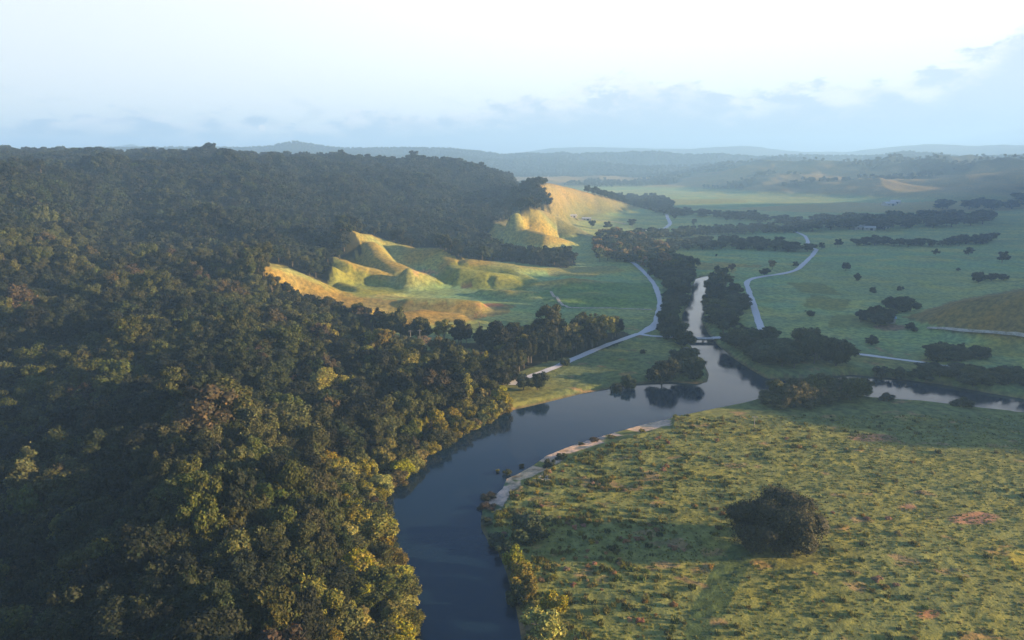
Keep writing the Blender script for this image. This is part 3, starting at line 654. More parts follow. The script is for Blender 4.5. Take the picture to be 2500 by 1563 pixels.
# ------------------------------------------------------------------ stuff: points that carry a small mesh each
def scatter(name, protos, pts, scl, rot, pid, label, kind='stuff'):
    c = bpy.data.collections.new(name + '_kinds')
    for i, (me, colr) in enumerate(protos):
        me = me.copy(); at_ = me.attributes['tone']; d4 = np.ones(len(me.polygons)*4, np.float32); at_.data.foreach_get('color', d4)
        d4 = d4.reshape(-1, 4); d4[:, :3] *= np.array(colr, np.float32); at_.data.foreach_set('color', d4.ravel())
        o = bpy.data.objects.new('%s_%02d' % (name, i), me); c.objects.link(o)
    me = bpy.data.meshes.new(name); me.vertices.add(len(pts)); me.vertices.foreach_set('co', np.asarray(pts, np.float32).ravel())
    a = me.attributes.new('scl', 'FLOAT_VECTOR', 'POINT'); a.data.foreach_set('vector', np.asarray(scl, np.float32).ravel())
    a = me.attributes.new('rot', 'FLOAT_VECTOR', 'POINT'); a.data.foreach_set('vector', np.asarray(rot, np.float32).ravel())
    a = me.attributes.new('pid', 'INT', 'POINT'); a.data.foreach_set('value', np.asarray(pid, np.int32))
    o = bpy.data.objects.new(name, me); COL.objects.link(o)
    ng = bpy.data.node_groups.new(name, 'GeometryNodeTree')
    ng.interface.new_socket('Geometry', in_out='INPUT', socket_type='NodeSocketGeometry'); ng.interface.new_socket('Geometry', in_out='OUTPUT', socket_type='NodeSocketGeometry')
    gi = ng.nodes.new('NodeGroupInput'); go = ng.nodes.new('NodeGroupOutput'); ci = ng.nodes.new('GeometryNodeCollectionInfo')
    ci.inputs[0].default_value = c; ci.inputs['Separate Children'].default_value = True; ci.inputs['Reset Children'].default_value = True
    ip = ng.nodes.new('GeometryNodeInstanceOnPoints'); ip.inputs['Pick Instance'].default_value = True
    def na_(nm, ty):
        n = ng.nodes.new('GeometryNodeInputNamedAttribute'); n.data_type = ty; n.inputs[0].default_value = nm; return n.outputs[0]
    L = ng.links.new
    L(gi.outputs[0], ip.inputs['Points']); L(ci.outputs[0], ip.inputs['Instance']); L(na_('pid', 'INT'), ip.inputs['Instance Index'])
    e = ng.nodes.new('FunctionNodeEulerToRotation'); L(na_('rot', 'FLOAT_VECTOR'), e.inputs[0]); L(e.outputs[0], ip.inputs['Rotation'])
    L(na_('scl', 'FLOAT_VECTOR'), ip.inputs['Scale']); L(ip.outputs[0], go.inputs[0])
    md = o.modifiers.new('scatter', 'NODES'); md.node_group = ng
    return tag(o, label=label, kind=kind)
def jgrid(x0, x1, y0, y1, s, seed, j=.42):
    g = np.random.default_rng(seed); xs = np.arange(x0, x1, s); ys = np.arange(y0, y1, s*.87)
    Xg, Yg = np.meshgrid(xs, ys); Xg = Xg + (np.arange(len(ys)) % 2)[:, None]*s*.5
    return (Xg + g.uniform(-j, j, Xg.shape)*s).ravel(), (Yg + g.uniform(-j, j, Xg.shape)*s).ravel()
road_xy = [[gp(u, v) for u, v in px] for _n, _l, _w2, px in ROADS]
def road_clear(x, y, dmin):
    ok = np.ones(len(x), bool)
    for c in road_xy: ok &= sdseg(x, y, c)[0] > dmin
    return ok
# ------------------------------------------------------------------ the wood on the left hills
fx1, fy1 = jgrid(-420, 60, 60, 460, 5.5, 21); fx2, fy2 = jgrid(-1500, 420, 460, 1750, 8.6, 22)
fx3, fy3 = jgrid(-1500, -420, 60, 460, 9.0, 23)
fx = np.concatenate([fx1, fx2, fx3]); fy = np.concatenate([fy1, fy2, fy3])
fz = hs(fx, fy); fu, fv = proj(fx, fy, fz); fsd = river_sd(fx, fy)
ok = (inpoly(fu, fv, FOREST_PX)) & (fsd > 1.0) & (fu > -1100) & (fu < 1700) & road_clear(fx, fy, 3.5)
for c in CLEAR_PX: ok &= ~inpoly(fu, fv, c)
ok &= ~(((fu-722)/24)**2 + ((fv-945)/42)**2 < 1)      # bare slip of orange soil
ok &= ~((vn(fx/9, fy/9, 301) > .90) & (fu > 640))
# sparse where knolls show between the trees
ok &= ~(inpoly(fu, fv, [(1150,540),(1235,545),(1250,600),(1150,590)]) & (rng.random(len(fx)) < .6))
fx, fy, fz, fu, fv, fsd = [a[ok] for a in (fx, fy, fz, fu, fv, fsd)]
cr_ = catmull([P(u, v, z)[:2] for u, v, z in [(1322,446,58),(1345,448,55),(1390,460,43),(1444,473,33),(1500,488,18),(1556,506,5)]], 5.0); cr_ = np.repeat(cr_, 3, 0); g3 = np.random.default_rng(3)
ex = cr_[:, 0] + g3.uniform(-4, 4, len(cr_)) + .1; ey = cr_[:, 1] + g3.uniform(3, 17, len(cr_)); ez = hs(ex, ey); eu, ev = proj(ex, ey, ez)
fx, fy, fz, fu, fv, fsd = [np.concatenate(p) for p in ((fx, ex), (fy, ey), (fz, ez), (fu, eu), (fv, ev), (fsd, ex*0+99))]
fd = np.sqrt(fx**2 + fy**2 + (CAM_H - fz)**2)
gn = np.random.default_rng(5)
kindn = gn.random(len(fx)); nse = fbm(fx, fy, 34, 3, 401); ncol = gn.random(len(fx))
edge_ = (fsd < 13) & (fu > 640)
def pick(i):
    if edge_[i]:
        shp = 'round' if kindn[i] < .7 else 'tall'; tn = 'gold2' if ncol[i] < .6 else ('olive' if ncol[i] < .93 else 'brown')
        h = gn.uniform(5.5, 9.5)
    else:
        shp = 'broad' if kindn[i] < .42 else ('tall' if kindn[i] < .72 else 'ragged')
        tn = 'olive' if nse[i] + ncol[i]*.3 > .70 else ('dark' if ncol[i] < .32 else 'forest')
        if ncol[i] > .98: tn = 'brown'
        if fu[i] > 760 and fd[i] < 420 and ncol[i] > .88: tn = 'brown' if ncol[i] > .96 else 'gold2'
        h = gn.uniform(7.5, 14.5) * (.85 + .4*nse[i]) * (1.3 if ncol[i] % .1 > .09 else 1)
    return shp, tn, h
choice = [pick(i) for i in range(len(fx))]
vis = (fu > -40) & (fu < 2540) & (fv - 10*F/fd < 1563) & (fd > 60)
order = np.argsort(np.where(vis, fd, 1e9)); near = set(order[:290].tolist())
LOOK = {'broad': 'broad', 'tall': 'tall narrow', 'ragged': 'ragged open', 'round': 'low rounded'}
TN = {'gold2': 'yellow green', 'olive': 'olive', 'brown': 'brownish', 'forest': 'deep green', 'dark': 'blackish green'}
def region(i):
    if edge_[i]: return 'rooted at the water edge of the wide river'
    if fsd[i] < 30: return 'just behind the wooded river bank'
    if fu[i] < 330: return 'on the dim slope of the lower left corner'
    if fu[i] < 640: return 'on the lower slope below the hillside wood'
    return 'in the wood near the orange soil slip'
def region2(i):
    a = 'left edge' if fu[i] < 160 else 'corner' if fu[i] < 330 else 'dim middle' if fu[i] < 520 else 'lit shoulder' if fu[i] < 760 else 'river side'
    c_ = 'bottom frame' if fv[i] > 1480 else 'lowest quarter' if fv[i] > 1340 else 'mid slope' if fv[i] > 1200 else 'upper part'
    return f'{a}, {c_}'
SH = {'rooted at the water edge of the wide river': 'at the river edge', 'just behind the wooded river bank': 'behind the river bank', 'on the dim slope of the lower left corner': 'on the dim slope',
    'on the lower slope below the hillside wood': 'on the lower slope', 'in the wood near the orange soil slip': 'near the orange soil'}
for i in sorted(near):
    shp, tn, h = choice[i]; pr = random.choice(PR[shp]); rg_ = region(i); sz = 'tall' if h > 11.5 else 'short'; r2 = region2(i)
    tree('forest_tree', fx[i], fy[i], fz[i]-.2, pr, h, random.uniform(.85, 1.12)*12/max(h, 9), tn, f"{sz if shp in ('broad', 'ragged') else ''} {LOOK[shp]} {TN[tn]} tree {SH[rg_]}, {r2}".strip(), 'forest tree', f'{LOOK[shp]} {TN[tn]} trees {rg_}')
bank = catmull([P(u, v, 0)[:2] for u, v in [(1232,1000),(1190,1022),(1150,1042),(1110,1062),(1075,1085),(1035,1108),(1000,1140),(965,1172),(935,1205),(912,1240),(930,1290),(950,1345),(968,1410),(980,1480),(988,1560),(994,1640)]], 3.4)
for k, (x, y) in enumerate(bank):
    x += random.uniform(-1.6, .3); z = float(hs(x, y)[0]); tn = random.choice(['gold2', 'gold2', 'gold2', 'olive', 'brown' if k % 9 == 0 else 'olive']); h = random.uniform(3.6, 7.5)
    seg = ['near the meadow end', 'along the lit bend', 'at the corner of the bend', 'below the corner', 'toward the bottom frame'][min(4, k*5//len(bank))]
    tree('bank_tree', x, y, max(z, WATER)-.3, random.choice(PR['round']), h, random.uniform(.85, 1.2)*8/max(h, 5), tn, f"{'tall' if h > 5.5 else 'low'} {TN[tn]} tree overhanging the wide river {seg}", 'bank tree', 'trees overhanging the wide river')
rest = [i for i in range(len(fx)) if i not in near]
protos = []; pk = {}
for shp in ('broad', 'tall', 'ragged', 'round'):
    for tn in ('forest', 'dark', 'olive', 'brown', 'gold2'):
        pk[(shp, tn)] = len(protos); protos.append((PR[shp][len(protos) % 3]['whole'], TONE[tn]))
pk['far'] = len(protos)
for i in range(4): protos.append((PR['small'][i]['whole'], TONE['forest' if i % 2 else 'dark']))
pts, scl, rot, pid = [], [], [], []
for i in rest:
    shp, tn, h = choice[i]
    if fd[i] > 620:
        ph = PR['small'][0]['h']; pid.append(pk['far'] + int(kindn[i]*4) % 4); wf = gn.uniform(1.0, 1.35)
    else: ph = PR[shp][0]['h']; pid.append(pk[(shp, tn)]); wf = gn.uniform(.85, 1.15)
    if 1255 < fu[i] < 1348 and fv[i] < 475: h *= .55
    s = h/ph; pts.append((fx[i], fy[i], fz[i]-.3)); scl.append((s*wf, s*wf, s)); rot.append((0, 0, gn.uniform(0, 6.28)))
tag(scatter('forest', protos, pts, scl, rot, pid, 'continuous dark wood covering the left hills up to the skyline'))
print('forest trees', len(near), len(rest))
# the wooded crests far behind and the unseen ridge added to shade the valley
bx, by = jgrid(-4600, 5000, 1500, 4500, 25, 31, .5); bd = np.hypot(bx, by)
bz = hs(bx, by); bu, bv = proj(bx, by, bz)
bfm = ss(ridged(bx, by, 420, 4, 40) + (fbm(bx, by, 170, 4, 101)-.5)*.4,   .50, .66)
m = (bu > -300) & (bu < 2800) & (bd > 1700) & (bd < 4500) & (bz > 9) & ((bfm < .12) | (bd > 3000))
rx_, ry_ = jgrid(250, 1900, -250, 1900, 14, 33, .5); rz_ = hs(rx_, ry_)
m2 = (ry_ < 1750) & (rz_ > 16) & (rx_ > 340 + np.maximum(ry_-300, 0)*.7)
BX = np.concatenate([bx[m], rx_[m2]]); BY = np.concatenate([by[m], ry_[m2]]); BZ = np.concatenate([bz[m], rz_[m2]]); n = len(BX)
s = np.concatenate([gn.uniform(.65, 1.15, m.sum()) * (1 + .25*(np.hypot(bx[m], by[m]) > 3500)), gn.uniform(.8, 1.3, m2.sum())])
fp = [(PR['small'][i]['whole'], TONE['far']) for i in range(4)]
scatter('distant_forest', fp, np.stack([BX, BY, BZ-.5], 1), np.stack([s*1.2, s*1.2, s], 1), np.stack([0*s, 0*s, gn.uniform(0, 6.28, n)], 1), gn.integers(0, 4, n), 'hazy wood on the far ranges and the unseen ridge added for shade')
print('far trees', n)
# ------------------------------------------------------------------ trees one can count
cnt = {}; WHERE = ['at its left end', 'left of its middle', 'at its middle', 'right of its middle', 'at its right end']; WHERE3 = ['left side', 'middle', 'right side']
for k, (name, poly, sp_, hh, tone, label, group) in enumerate(TREE_AREAS):
    wp = [tuple(P(u, v, .5)[:2]) for u, v in poly]
    xs = [p[0] for p in wp]; ys = [p[1] for p in wp]
    x, y = jgrid(min(xs)-2, max(xs)+2, min(ys)-2, max(ys)+2, sp_, 500+k, .38)
    m = inpoly(x, y, wp) & (river_sd(x, y) > (5.0 if k in (0, 2) else 3 if k == 1 else .8)) & road_clear(x, y, 3.0); x, y = x[m], y[m]; z = hs(x, y)
    if k == 1:
        xs_, u_, = x, proj(x, y, z)[0]
    cnt[group] = len(x); uq = np.quantile(proj(x, y, z)[0], [.2, .4, .6, .8])
    for i in range(len(x)):
        farl = name == 'treeline_tree' or (k == 1)
        shp = random.choice(['round', 'broad', 'round', 'tall']) if not farl else 'small'
        if tone in ('island',): shp = 'round'
        pr = random.choice(PR[shp]); h = hh * random.uniform(.72, 1.25)
        if k == 2 and proj(x[i], y[i], z[i])[0] > 1960: h *= 1.5
        tn = tone if random.random() > .12 else 'olive'
        if k == 1 and proj(x[i], y[i], z[i])[0] < 1640 and random.random() < .35: tn = 'golden'  # sunlit tops of the thicket painted as a leaf tone
        wf = random.uniform(1.0, 1.35) * sp_ / 8.5 * (12/h if shp != 'small' else 11/h) * (.82 if sp_ > 10 else 1.05)
        wf = min(wf, 2.2)
        nm = {'riverbank_tree': 'riverbank tree', 'treeline_tree': 'treeline tree', 'field_tree': 'paddock tree'}[name]
        ui = proj(x[i], y[i], z[i])[0]; q3 = np.searchsorted(uq, ui); tall = h > hh
        pl = label.split(' ', 1)[1] if label.split(' ')[0] in ('tall', 'low') else label
        lab = f"{'taller' if tall else 'shorter'} {'golden ' if tn == 'golden' else 'olive ' if tn == 'olive' else ''}{pl}, {WHERE[q3] if len(x) > 12 else WHERE3[min(2, q3//2)]}"
        tree(name, x[i], y[i], z[i]-.3, pr, h, wf, tn, lab, nm, group, parts=not farl)
print(cnt)
for u, v, h, wf, tone, label in SINGLES:
    x, y = gp(u, v); 
    if river_sd(np.array([x]), np.array([y]))[0] < .5: y += 1.5
    z = float(hs(x, y)[0]); small = y > 600
    nm, cat = ('bush', 'bush') if h < 5.2 else (('riverbank_tree', 'riverbank tree') if tone in ('river', 'gold2') else ('paddock_tree', 'paddock tree'))
    pr = random.choice(PR['bushy'] if h < 5.2 and not small else (PR['small'] if small else PR['round']))
    k = pr['h']/h
    tree(nm, x, y, z-.2, pr, h, wf, tone, label, cat, parts=not small)
# ------------------------------------------------------------------ the great tree on the near meadow
V, Fq, tone, cv_, cf_ = crown_data(901, 11.6, .4, 16.5, 60, 17000, .52, .85)
ox, oy = gp(1893, 1340); oz = float(hs(ox, oy)[0])
big = bpy.data.objects.new('spreading_tree', None); COL.objects.link(big); big.location = (ox, oy, oz); big.scale = (.86, .86, .92); big.rotation_euler = (0, 0, 2.2)
child('crown', poly_mesh('great_crown', [(V, Fq, tone, lm), (cv_, cf_, (.6, .6, .6), lm)]), big, (.046, .050, .019))
tv, tf = trunk_data(902, 14, .8, 10, 9); child('trunk', poly_mesh('great_trunk', [(tv, tf, (1, 1, 1), bk)]), big, (1, 1, 1))
tag(big, 'great dark spreading tree standing alone on the near meadow', 'spreading tree')
# ------------------------------------------------------------------ bushes along the near bank
NB = [(1292,1300,6.5,1.5,'river','dark bush with a lit top beside the sandy bank'),(1262,1385,5.6,1.0,'gold2','yellow green bush at the upper end of the near bank'),(1278,1420,5.8,1.1,'gold2','yellow green bush with a rusty patch on the near bank'),
      (1268,1462,4.6,1.1,'olive','drooping olive bush under the yellow green bushes'),(1298,1455,3.8,1.0,'gold2','small light bush at the foot of the yellow green bushes'),
      (1352,1500,5.0,1.2,'gold2','pale yellow green bush, upper of the bottom pair by the river'),(1335,1555,6.0,1.3,'gold2','large pale yellow green bush at the bottom river edge'),(1300,1600,4.5,1.3,'olive','olive bush cut by the bottom frame beside the river'),
      (1337,1140,3.4,1.0,'river','dark round shrub on the meadow side of the sand bar'),(1365,1122,2.8,1.0,'river','dark shrub right of the round shrub at the sand bar'),(1378,1118,2.0,1.2,'olive','small olive shrub behind the sand bar'),
      (1240,1163,2.2,1.3,'olive','twiggy shrub growing out of the shallow water'),(1214,1165,1.1,1.2,'gold2','tiny shrub alone in the shallow water'),(1272,1145,1.2,1.6,'brown','rusty low shrub in the shallows by the sand'),
      (1450,1075,1.4,2.6,'brown','rusty low thicket on the river side of the sand bar'),(1490,1070,1.2,2.8,'gold2','green low thicket on the river side of the sand bar'),(1565,1055,1.5,1.6,'gold2','green shrub on the upper end of the sand bar'),(1418,1086,1.3,1.4,'olive','low shrub at the water edge of the sand bar'),
      (1200,1215,1.8,2.4,'brown','rusty shrub on the point of the near bank'),(1184,1240,1.8,2.6,'brown','rusty spreading shrub leaning over water on the point'),(1215,1262,1.6,2.2,'gold2','yellowish shrub inland of the rusty point'),
      (1190,1275,1.6,2.4,'river','dark shrub below the rusty point'),(1212,1318,2.2,2.2,'arm','dark shrub at the foot of the shaded bank'),(1240,1345,2.6,1.8,'arm','dark shrub below the bush with a lit top')]
for u, v, h, wf, tone, label in NB:
    x, y = gp(u, v); z = float(hs(x, y)[0])
    tree('shrub', x, y, max(z, WATER)-.15, random.choice(PR['bushy']), h, wf, tone, label, 'shrub', parts=h > 3)
print('objs', len(COL.objects))
# ------------------------------------------------------------------ dry bushes and grass of the near meadow
g2 = np.random.default_rng(77)
def meadow_pts(n, fn):
    out = []
    while len(out) < n:
        x = g2.uniform(-12, 260, 4000); y = g2.uniform(105, 300, 4000); z = hs(x, y, True); u, v = proj(x, y, z); sd = river_sd(x, y)
        m = (sd > 1.5) & (u > -50) & (u < 2600) & (v < 1650) & (x > -5) & ~((np.hypot(x-ox, y-oy) < 10)) & ~inpoly(u, v, BAR_PX) & ~(y > 300) & (inpoly(u, v, [(1100,1000),(1650,1015),(2700,1015),(2700,1700),(1150,1700)]))
        p = fn(x, y, u, v, sd); m &= g2.random(len(x)) < p
        for a in np.stack([x, y, z, u, v], 1)[m]: out.append(a)
    return np.array(out[:n])
GUT = [(1640,1640),(1680,1500),(1740,1390),(1790,1330),(1860,1330),(1800,1430),(1740,1560),(1725,1640)]
def pb(x, y, u, v, sd):
    left = np.exp(-np.maximum(u-1330, 0)/330); n_ = ss(vn(x/11, y/7, 88), .45, .8)
    return np.clip((.08 + .9*left) * (.15 + n_) * (v > 1060) * ~inpoly(u, v, GUT), 0, 1)
db = meadow_pts(125, pb)
db = db[np.argsort(db[:, 3])]
PLACE = lambda u, v: ('near the sand bar' if v < 1180 and u < 1560 else 'on the upper meadow beyond the great tree' if v < 1180 else 'between the river and the great tree' if u < 1780 and v < 1290 else
    'below the great tree by the lower river bank' if u < 1560 else 'in the grass right of the great tree' if v < 1400 else 'in the lowest part of the meadow')
for k, (x, y, z, u, v) in enumerate(db):
    rust = g2.random() < .6; h = g2.uniform(.45, 1.25); w_ = g2.uniform(1.0, 1.7) * (1.25 if h < .9 else 1)
    pr = PR['bushy'][k % 3]
    look = ('tall' if h > 1.15 else 'low') + (' rusty dry bush ' if rust else ' yellow dry bush ') + ('spreading ' if w_ > 1.45 else '')
    o = bpy.data.objects.new('dry_bush', pr['crown']); COL.objects.link(o)
    o.color = (*( (.30, .18, .085) if rust else (.25, .19, .045)), 1); s_ = h/pr['h']; o.location = (x, y, z-.1); o.scale = (s_*w_, s_*w_, s_); o.rotation_euler = (0, 0, g2.uniform(0, 6.28))
    tag(o, look + PLACE(u, v), 'dry bush', look.strip() + ' ' + PLACE(u, v))
def tuft(seed, nb, hgt, spread, wid):
    g = np.random.default_rng(seed); V = []; Fa = []; To = []
    for i in range(nb):
        a = g.uniform(0, 6.28); r = spread*math.sqrt(g.random()); px_, py_ = r*math.cos(a), r*math.sin(a); b_ = g.uniform(0, 6.28); hh = hgt*g.uniform(.5, 1.1)
        dx, dy = math.cos(b_)*wid, math.sin(b_)*wid; lx, ly = g.uniform(-.35, .35, 2)*hh
        k = len(V); V += [(px_-dx, py_-dy, -.1), (px_+dx, py_+dy, -.1), (px_+dx*.7+lx*.5, py_+dy*.7+ly*.5, hh*.6), (px_+lx, py_+ly, hh)]
        Fa.append((k, k+1, k+2, k+3)); To.append([g.uniform(.7, 1.35)]*3)
    return poly_mesh('tuft', [(np.array(V), Fa, np.array(To), lm)])
tufts = [tuft(i, 26, .55, .55, .13) for i in range(4)]; clump = [tuft(20+i, 40, .95, .8, .16) for i in range(3)]
gp_ = meadow_pts(17000, lambda x, y, u, v, sd: np.clip(.25 + .75*ss(vn(x/3.2, y/2.1, 61), .3, .7), 0, 1) * np.where(inpoly(u, v, GUT), .25, 1))
n = len(gp_); s_ = g2.uniform(.2, .6, n); kk_ = g2.random(n); n_ = fbm(gp_[:, 0], gp_[:, 1], 22, 3, 62)
pid = np.where(kk_ < .45, 0, np.where(kk_ < .8, 1, 2)) + 3*(n_ > .55)
scatter('grass', [(tufts[0], (.120,.150,.040)), (tufts[1], (.165,.180,.042)), (tufts[2], (.105,.135,.040)), (tufts[3], (.210,.200,.044)), (tufts[0], (.180,.190,.042)), (tufts[1], (.130,.155,.040))],
        gp_[:, :3], np.stack([s_, s_, s_], 1), np.stack([0*s_, 0*s_, g2.uniform(0, 6.28, n)], 1), pid, 'rank tussocky grass covering the near meadow')
up = meadow_pts(1000, lambda x, y, u, v, sd: np.clip(np.exp(-np.maximum(u-1330, 0)/260) + .04, 0, 1) * (.1 + ss(vn(x/7, y/5, 89), .4, .75)) * np.where(inpoly(u, v, GUT), .1, 1))
n = len(up); s_ = g2.uniform(.5, 1.2, n)
scatter('undergrowth', [(clump[0], (.060,.085,.024)), (clump[1], (.11,.115,.024)), (clump[2], (.15,.14,.032)), (PR['bushy'][0]['crown'], (.07,.09,.022)), (PR['bushy'][1]['crown'], (.12,.115,.025))],
        up[:, :3], np.stack([s_*(np.ones(n)), s_, s_], 1) * np.where(g2.random(n) < 0, 1, 1)[:, None], np.stack([0*s_, 0*s_, g2.uniform(0, 6.28, n)], 1),
        g2.integers(0, 3, n), 'weedy undergrowth of coarse green and yellow clumps by the bank')
# rough grass on the lit hillside and along the field edges
# ------------------------------------------------------------------ bridge, sheds, poles
def boxes(name, bx_, m, parent=None):
    V = []; Fa = []
    for (cx, cy_, cz, sx, sy, sz) in bx_:
        k = len(V); V += [(cx+a*sx/2, cy_+b_*sy/2, cz+c_*sz/2) for a in (-1, 1) for b_ in (-1, 1) for c_ in (-1, 1)]
        Fa += [tuple(k+i for i in f) for f in ((0,1,3,2),(4,6,7,5),(0,4,5,1),(2,3,7,6),(0,2,6,4),(1,5,7,3))]
    me = bpy.data.meshes.new(name); me.from_pydata(V, [], Fa); me.materials.append(m); o = bpy.data.objects.new(name, me); COL.objects.link(o)
    if parent: o.parent = parent
    return o
def flat_mat(name, c1, c2, rough=.8, sc=1.5, metal=0):
    m, t, b = mat(name); geo = N(t, 'ShaderNodeNewGeometry'); t.links.new(mixc(t, noise(t, geo.outputs['Position'], sc, 4, .6), c1, c2), b.inputs['Base Color'])
    b.inputs['Roughness'].default_value = rough; b.inputs['Metallic'].default_value = metal; return m
conc = flat_mat('weathered_concrete', (.20,.19,.18), (.34,.33,.31)); timber = flat_mat('dark_timber', (.05,.045,.04), (.10,.09,.08)); white = flat_mat('white_paint', (.62,.62,.62), (.78,.78,.78))
tin = flat_mat('roof_tin', (.30,.31,.33), (.44,.45,.47), .6); blue = flat_mat('blue_tin', (.12,.25,.42), (.18,.33,.52), .5); wall_ = flat_mat('shed_wall', (.30,.29,.27), (.42,.40,.37)); darkg = flat_mat('dark_opening', (.02,.02,.02), (.03,.03,.03))
A = P(1670, 826, .3)[:2]; B = P(1742, 826.5, .3)[:2]; mid = (A+B)/2; Lb = float(np.linalg.norm(B-A)); ang = math.atan2(B[1]-A[1], B[0]-A[0])
br = bpy.data.objects.new('bridge', None); COL.objects.link(br); br.location = (mid[0], mid[1], 0); br.rotation_euler = (0, 0, ang)
tag(br, 'low concrete road bridge over the narrow upstream channel', 'bridge')
boxes('deck', [(0, 0, .15, Lb, 3.6, .36)], timber, br); boxes('road_surface', [(0, 0, .345, Lb, 3.3, .03)], conc, br); boxes('kerb', [(0, -1.72, .42, Lb, .16, .16)], white, br); boxes('kerb', [(0, 1.72, .42, Lb, .16, .16)], white, br)
for s_ in (-1, 1): boxes('girder', [(0, s_*1.3, -.24, Lb-.6, .4, .4)], timber, br)
for s_ in (-1, 1):
    pr_ = boxes('pier', [(s_*2.6, 0, -.56, .5, 4.2, .22)], timber, br)
    for q_ in (-1, 1): boxes('column', [(s_*2.6, q_*1.5, -2.2, .42, .42, 3.05)], timber, pr_)
def shed(u, v, L_, W_, H_, rz, roofm, label, name='farm_shed'):
    x, y = gp(u, v); z = float(hs(x, y)[0]); r = bpy.data.objects.new(name, None); COL.objects.link(r); r.location = (x, y, z); r.rotation_euler = (0, 0, R(rz)); tag(r, label, 'farm shed', None)
    w = boxes('wall', [(0, 0, H_/2-.2, L_, W_, H_+.4)], wall_, r)
    e = .5; rh = W_*.22; V = [(-L_/2-e, -W_/2-e, H_), (L_/2+e, -W_/2-e, H_), (L_/2+e, 0, H_+rh), (-L_/2-e, 0, H_+rh), (-L_/2-e, W_/2+e, H_), (L_/2+e, W_/2+e, H_)]
    V2 = V + [(a, b_, c_-.15) for a, b_, c_ in V]
    Fa = [(0,1,2,3),(3,2,5,4),(6,9,8,7),(9,10,11,8),(0,6,7,1),(4,5,11,10),(0,3,9,6),(3,4,10,9),(1,7,8,2),(2,8,11,5)]
    me = bpy.data.meshes.new('roof'); me.from_pydata(V2, [], Fa); me.materials.append(roofm); o = bpy.data.objects.new('roof', me); COL.objects.link(o); o.parent = r
    me = bpy.data.meshes.new('gable'); me.from_pydata([(s*L_/2*.995, a, b_) for s in (-1, 1) for a, b_ in ((-W_/2, H_-.16), (W_/2, H_-.16), (0, H_+rh-.22))], [], [(0,1,2),(3,5,4)]); me.materials.append(wall_); o = bpy.data.objects.new('gable', me); COL.objects.link(o); o.parent = r
    boxes('door', [(L_*.15, -W_/2-.03, H_*.4, L_*.22, .08, H_*.8)], darkg, r)
    boxes('window', [(-L_*.25, -W_/2-.03, H_*.55, L_*.12, .08, H_*.3)], darkg, r)
for a in ((2098,560,22,11,4.2,8,tin,'long pale roofed shed, left of the farm cluster before the broad tree belt'),(2122,562,15,10,3.8,-20,tin,'pale roofed shed second from left in the farm cluster'),(2140,557,24,12,4.6,4,tin,'largest white roofed shed in the farm cluster'),
          (2158,558,16,9,3.8,30,tin,'small white roofed shed at the right end of the farm cluster'),
          (1398,531,12,7,3.2,10,tin,'pale roofed shed at the left of the hillside farm'),(1432,538,14,7,3.2,-5,tin,'long pale roofed shed at the right of the hillside farm'),
          (2163,786,9,6,3.2,-15,blue,'small blue roofed shed among dark trees on the right plain'),
          (2170,502,26,16,5,12,tin,'faint white roofed shed below the far orange spur'),(2185,497,20,14,5,-20,tin,'faint small white roof right of the far shed')): shed(*a)
def pole(u, v, h, label):
    x, y = gp(u, v); z = float(hs(x, y)[0]); r = bpy.data.objects.new('utility_pole', None); COL.objects.link(r); r.location = (x, y, z); tag(r, label, 'utility pole')
    V, Fa = tube([(0, 0, -.5), (0, 0, h*.5), (0, 0, h)], [.17, .15, .11], 8); me = bpy.data.meshes.new('post'); me.from_pydata(V.tolist(), [], Fa); me.materials.append(palew); o = bpy.data.objects.new('post', me); COL.objects.link(o); o.parent = r
    c_ = boxes('crossarm', [(0, -.16, h-.6, 2.2, .12, .14)], palew, r)
    for q_ in (-.95, -.45, .45, .95): boxes('insulator', [(q_, -.16, h-.44, .1, .1, .18)], white, c_)
palew = flat_mat('grey_timber', (.16,.15,.13), (.28,.26,.24))
for a in ((1674,886,8.5,'weathered power pole on the meadow point west of the channel'),(1841,1042,4.5,'weathered power pole on the shaded near meadow'),(1003,850,10,'left of two slim power poles at the wood clearing'),(1026,850,10,'right of two slim power poles at the wood clearing')): pole(*a)
# ------------------------------------------------------------------ palms and the bare pale tree of the clearing
def palm(u, v, h, label):
    x, y = gp(u, v); z = float(hs(x, y)[0]); g = random.Random(int(u)); r = bpy.data.objects.new('palm_tree', None); COL.objects.link(r); r.location = (x, y, z); tag(r, label, 'palm tree')
    V, Fa = tube([(0, 0, -.5), (.15, 0, h*.5), (.35, .1, h)], [.24, .17, .14], 8); me = bpy.data.meshes.new('trunk'); me.from_pydata(V.tolist(), [], Fa); me.materials.append(bk); o = bpy.data.objects.new('trunk', me); COL.objects.link(o); o.parent = r
    V = []; Fa = []
    for i in range(22):
        a = g.uniform(0, 6.28); up_ = g.uniform(-.5, 1.0); Lf = g.uniform(2.0, 3.0); ca, sa_ = math.cos(a), math.sin(a)
        for k in range(9):
            t0 = k/9; rr_ = Lf*t0; zz_ = h + up_*rr_ - .28*rr_*rr_; wl = .75*math.sin(math.pi*(t0*.85+.1))
            for s in (-1, 1):
                q = len(V); V += [(.35+ca*rr_, .1+sa_*rr_, zz_), (.35+ca*(rr_+.16), .1+sa_*(rr_+.16), zz_), (.35+ca*(rr_+.45)-s*sa_*wl, .1+sa_*(rr_+.45)+s*ca*wl, zz_-.25*wl), (.35+ca*(rr_+.3)-s*sa_*wl, .1+sa_*(rr_+.3)+s*ca*wl, zz_-.28*wl)]
                Fa.append((q, q+1, q+2, q+3))
    me = poly_mesh('fronds', [(np.array(V), Fa, (1, 1, 1), lm)]); child('crown', me, r, (.12,.10,.03))
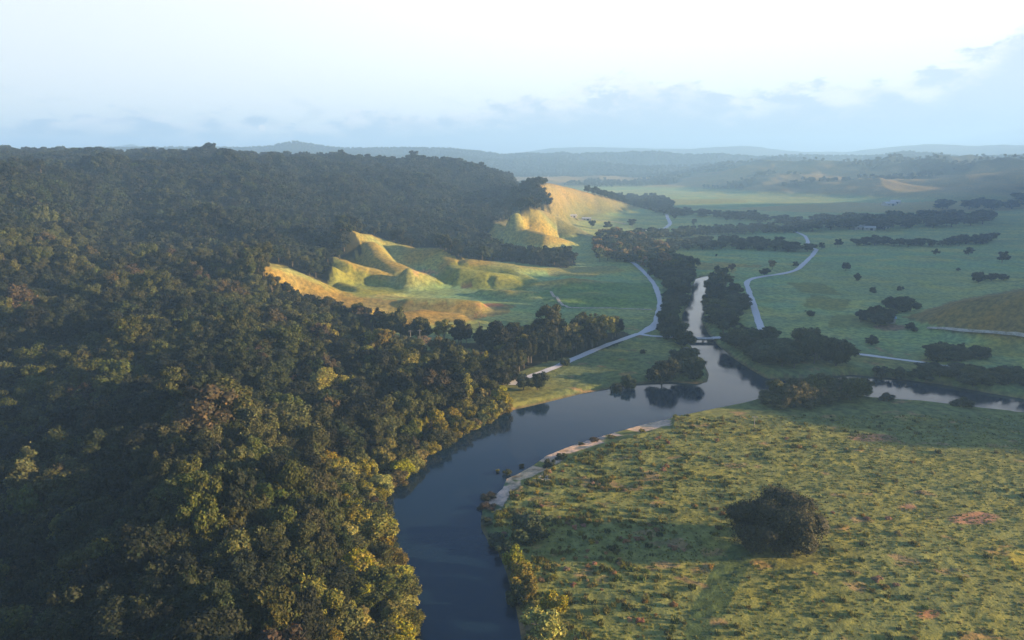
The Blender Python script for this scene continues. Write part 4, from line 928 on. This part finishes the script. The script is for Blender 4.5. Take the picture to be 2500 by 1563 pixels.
for a in ((1090,925,9,'palm with gold fronds at the right edge of the clearing'),(1146,925,8,'small palm right of the gold palm at the wood edge'),(1018,905,10,'tall palm in front of the clearing poles'),(1170,960,8,'palm crown rising among the wooded bank trees'),(905,1055,8,'palm above the yellow trees at the bank corner')): palm(*a)
def bare(u, v, h, label, cr=True):
    x, y = gp(u, v); z = float(hs(x, y)[0]); g = random.Random(int(u)+1); r = bpy.data.objects.new('bare_tree', None); COL.objects.link(r); r.location = (x, y, z); tag(r, label, 'bare tree')
    Vs = []; Fs = []; o_ = 0
    def add(p, q, r0, r1, dep):
        nonlocal o_
        V, Fa = tube([p, tuple((a+b_)/2 + g.uniform(-.15, .15) for a, b_ in zip(p, q)), q], [r0, (r0+r1)/2, r1], 6); Vs.append(V); Fs.extend(tuple(i+o_ for i in f) for f in Fa); o_ += len(V)
        if dep:
            for _ in range(3 if dep > 1 else 4):
                a = g.uniform(0, 6.28); L_ = h*.11*dep*g.uniform(.6, 1.2); add(q, (q[0]+math.cos(a)*L_*.8, q[1]+math.sin(a)*L_*.8, q[2]+L_*g.uniform(.2, .8)), r1, r1*.4, dep-1)
    add((0, 0, -.5), (.2, .1, h*.55), .3, .17, 3)
    me = poly_mesh('limbs', [(np.concatenate(Vs), Fs, (1, 1, 1), palew)]); o = bpy.data.objects.new('trunk', me); COL.objects.link(o); o.parent = r
    if cr:
        V, Fq, tone, c1, c2 = crown_data(int(u), 3.4, h*.6, h*1.05, 9, 500, .4); child('crown', poly_mesh('thin', [(V, Fq, tone, lm)]), r, (.20,.14,.06))
for a in ((1040,885,14,'tall slim pale trunked tree with thin gold crown in the clearing'),(990,880,12,'pale leaning tree left of the slim pale trunked tree'),(1170,822,15,'bronze tree with bare pale trunk behind the tree belt'),(1140,900,8,'pinkish dead tree at the right end of the clearing')): bare(*a)
bare(545, 1180, 12, 'bare grey branched tree poking from the lower slope canopy', False)
# ------------------------------------------------------------------ moon
mm, t, b = mat('moon_glow'); e = N(t, 'ShaderNodeEmission'); e.inputs[0].default_value = (1, .93, .90, 1); e.inputs[1].default_value = .30
t.links.new(e.outputs[0], t.nodes['Material Output'].inputs[0])
MV, MF = ico(4); d_ = ray(640, 313); d_ = d_/np.linalg.norm(d_)*40000
mo = new_mesh('moon', MV*180 + d_ + np.array([0, 0, CAM_H]), MF, [mm]); tag(mo, 'pale pinkish full moon low in the sky over the left ranges', 'moon')
# ------------------------------------------------------------------ haze
HZ = boxes('haze', [(0, 0, 172, 17600, 17600, 384)], conc); HZ.data.materials.clear()
hm = bpy.data.materials.new('haze_air'); hm.use_nodes = True; t = hm.node_tree; t.nodes.clear()
pv = N(t, 'ShaderNodeVolumePrincipled'); pv.inputs['Color'].default_value = (.33, .60, 1.0, 1); pv.inputs['Density'].default_value = .00024; pv.inputs['Anisotropy'].default_value = .1
o_ = N(t, 'ShaderNodeOutputMaterial'); t.links.new(pv.outputs[0], o_.inputs['Volume']); HZ.data.materials.append(hm)
tag(HZ, label='pale blue air over the valley', kind='stuff')
print('objs', len(COL.objects))
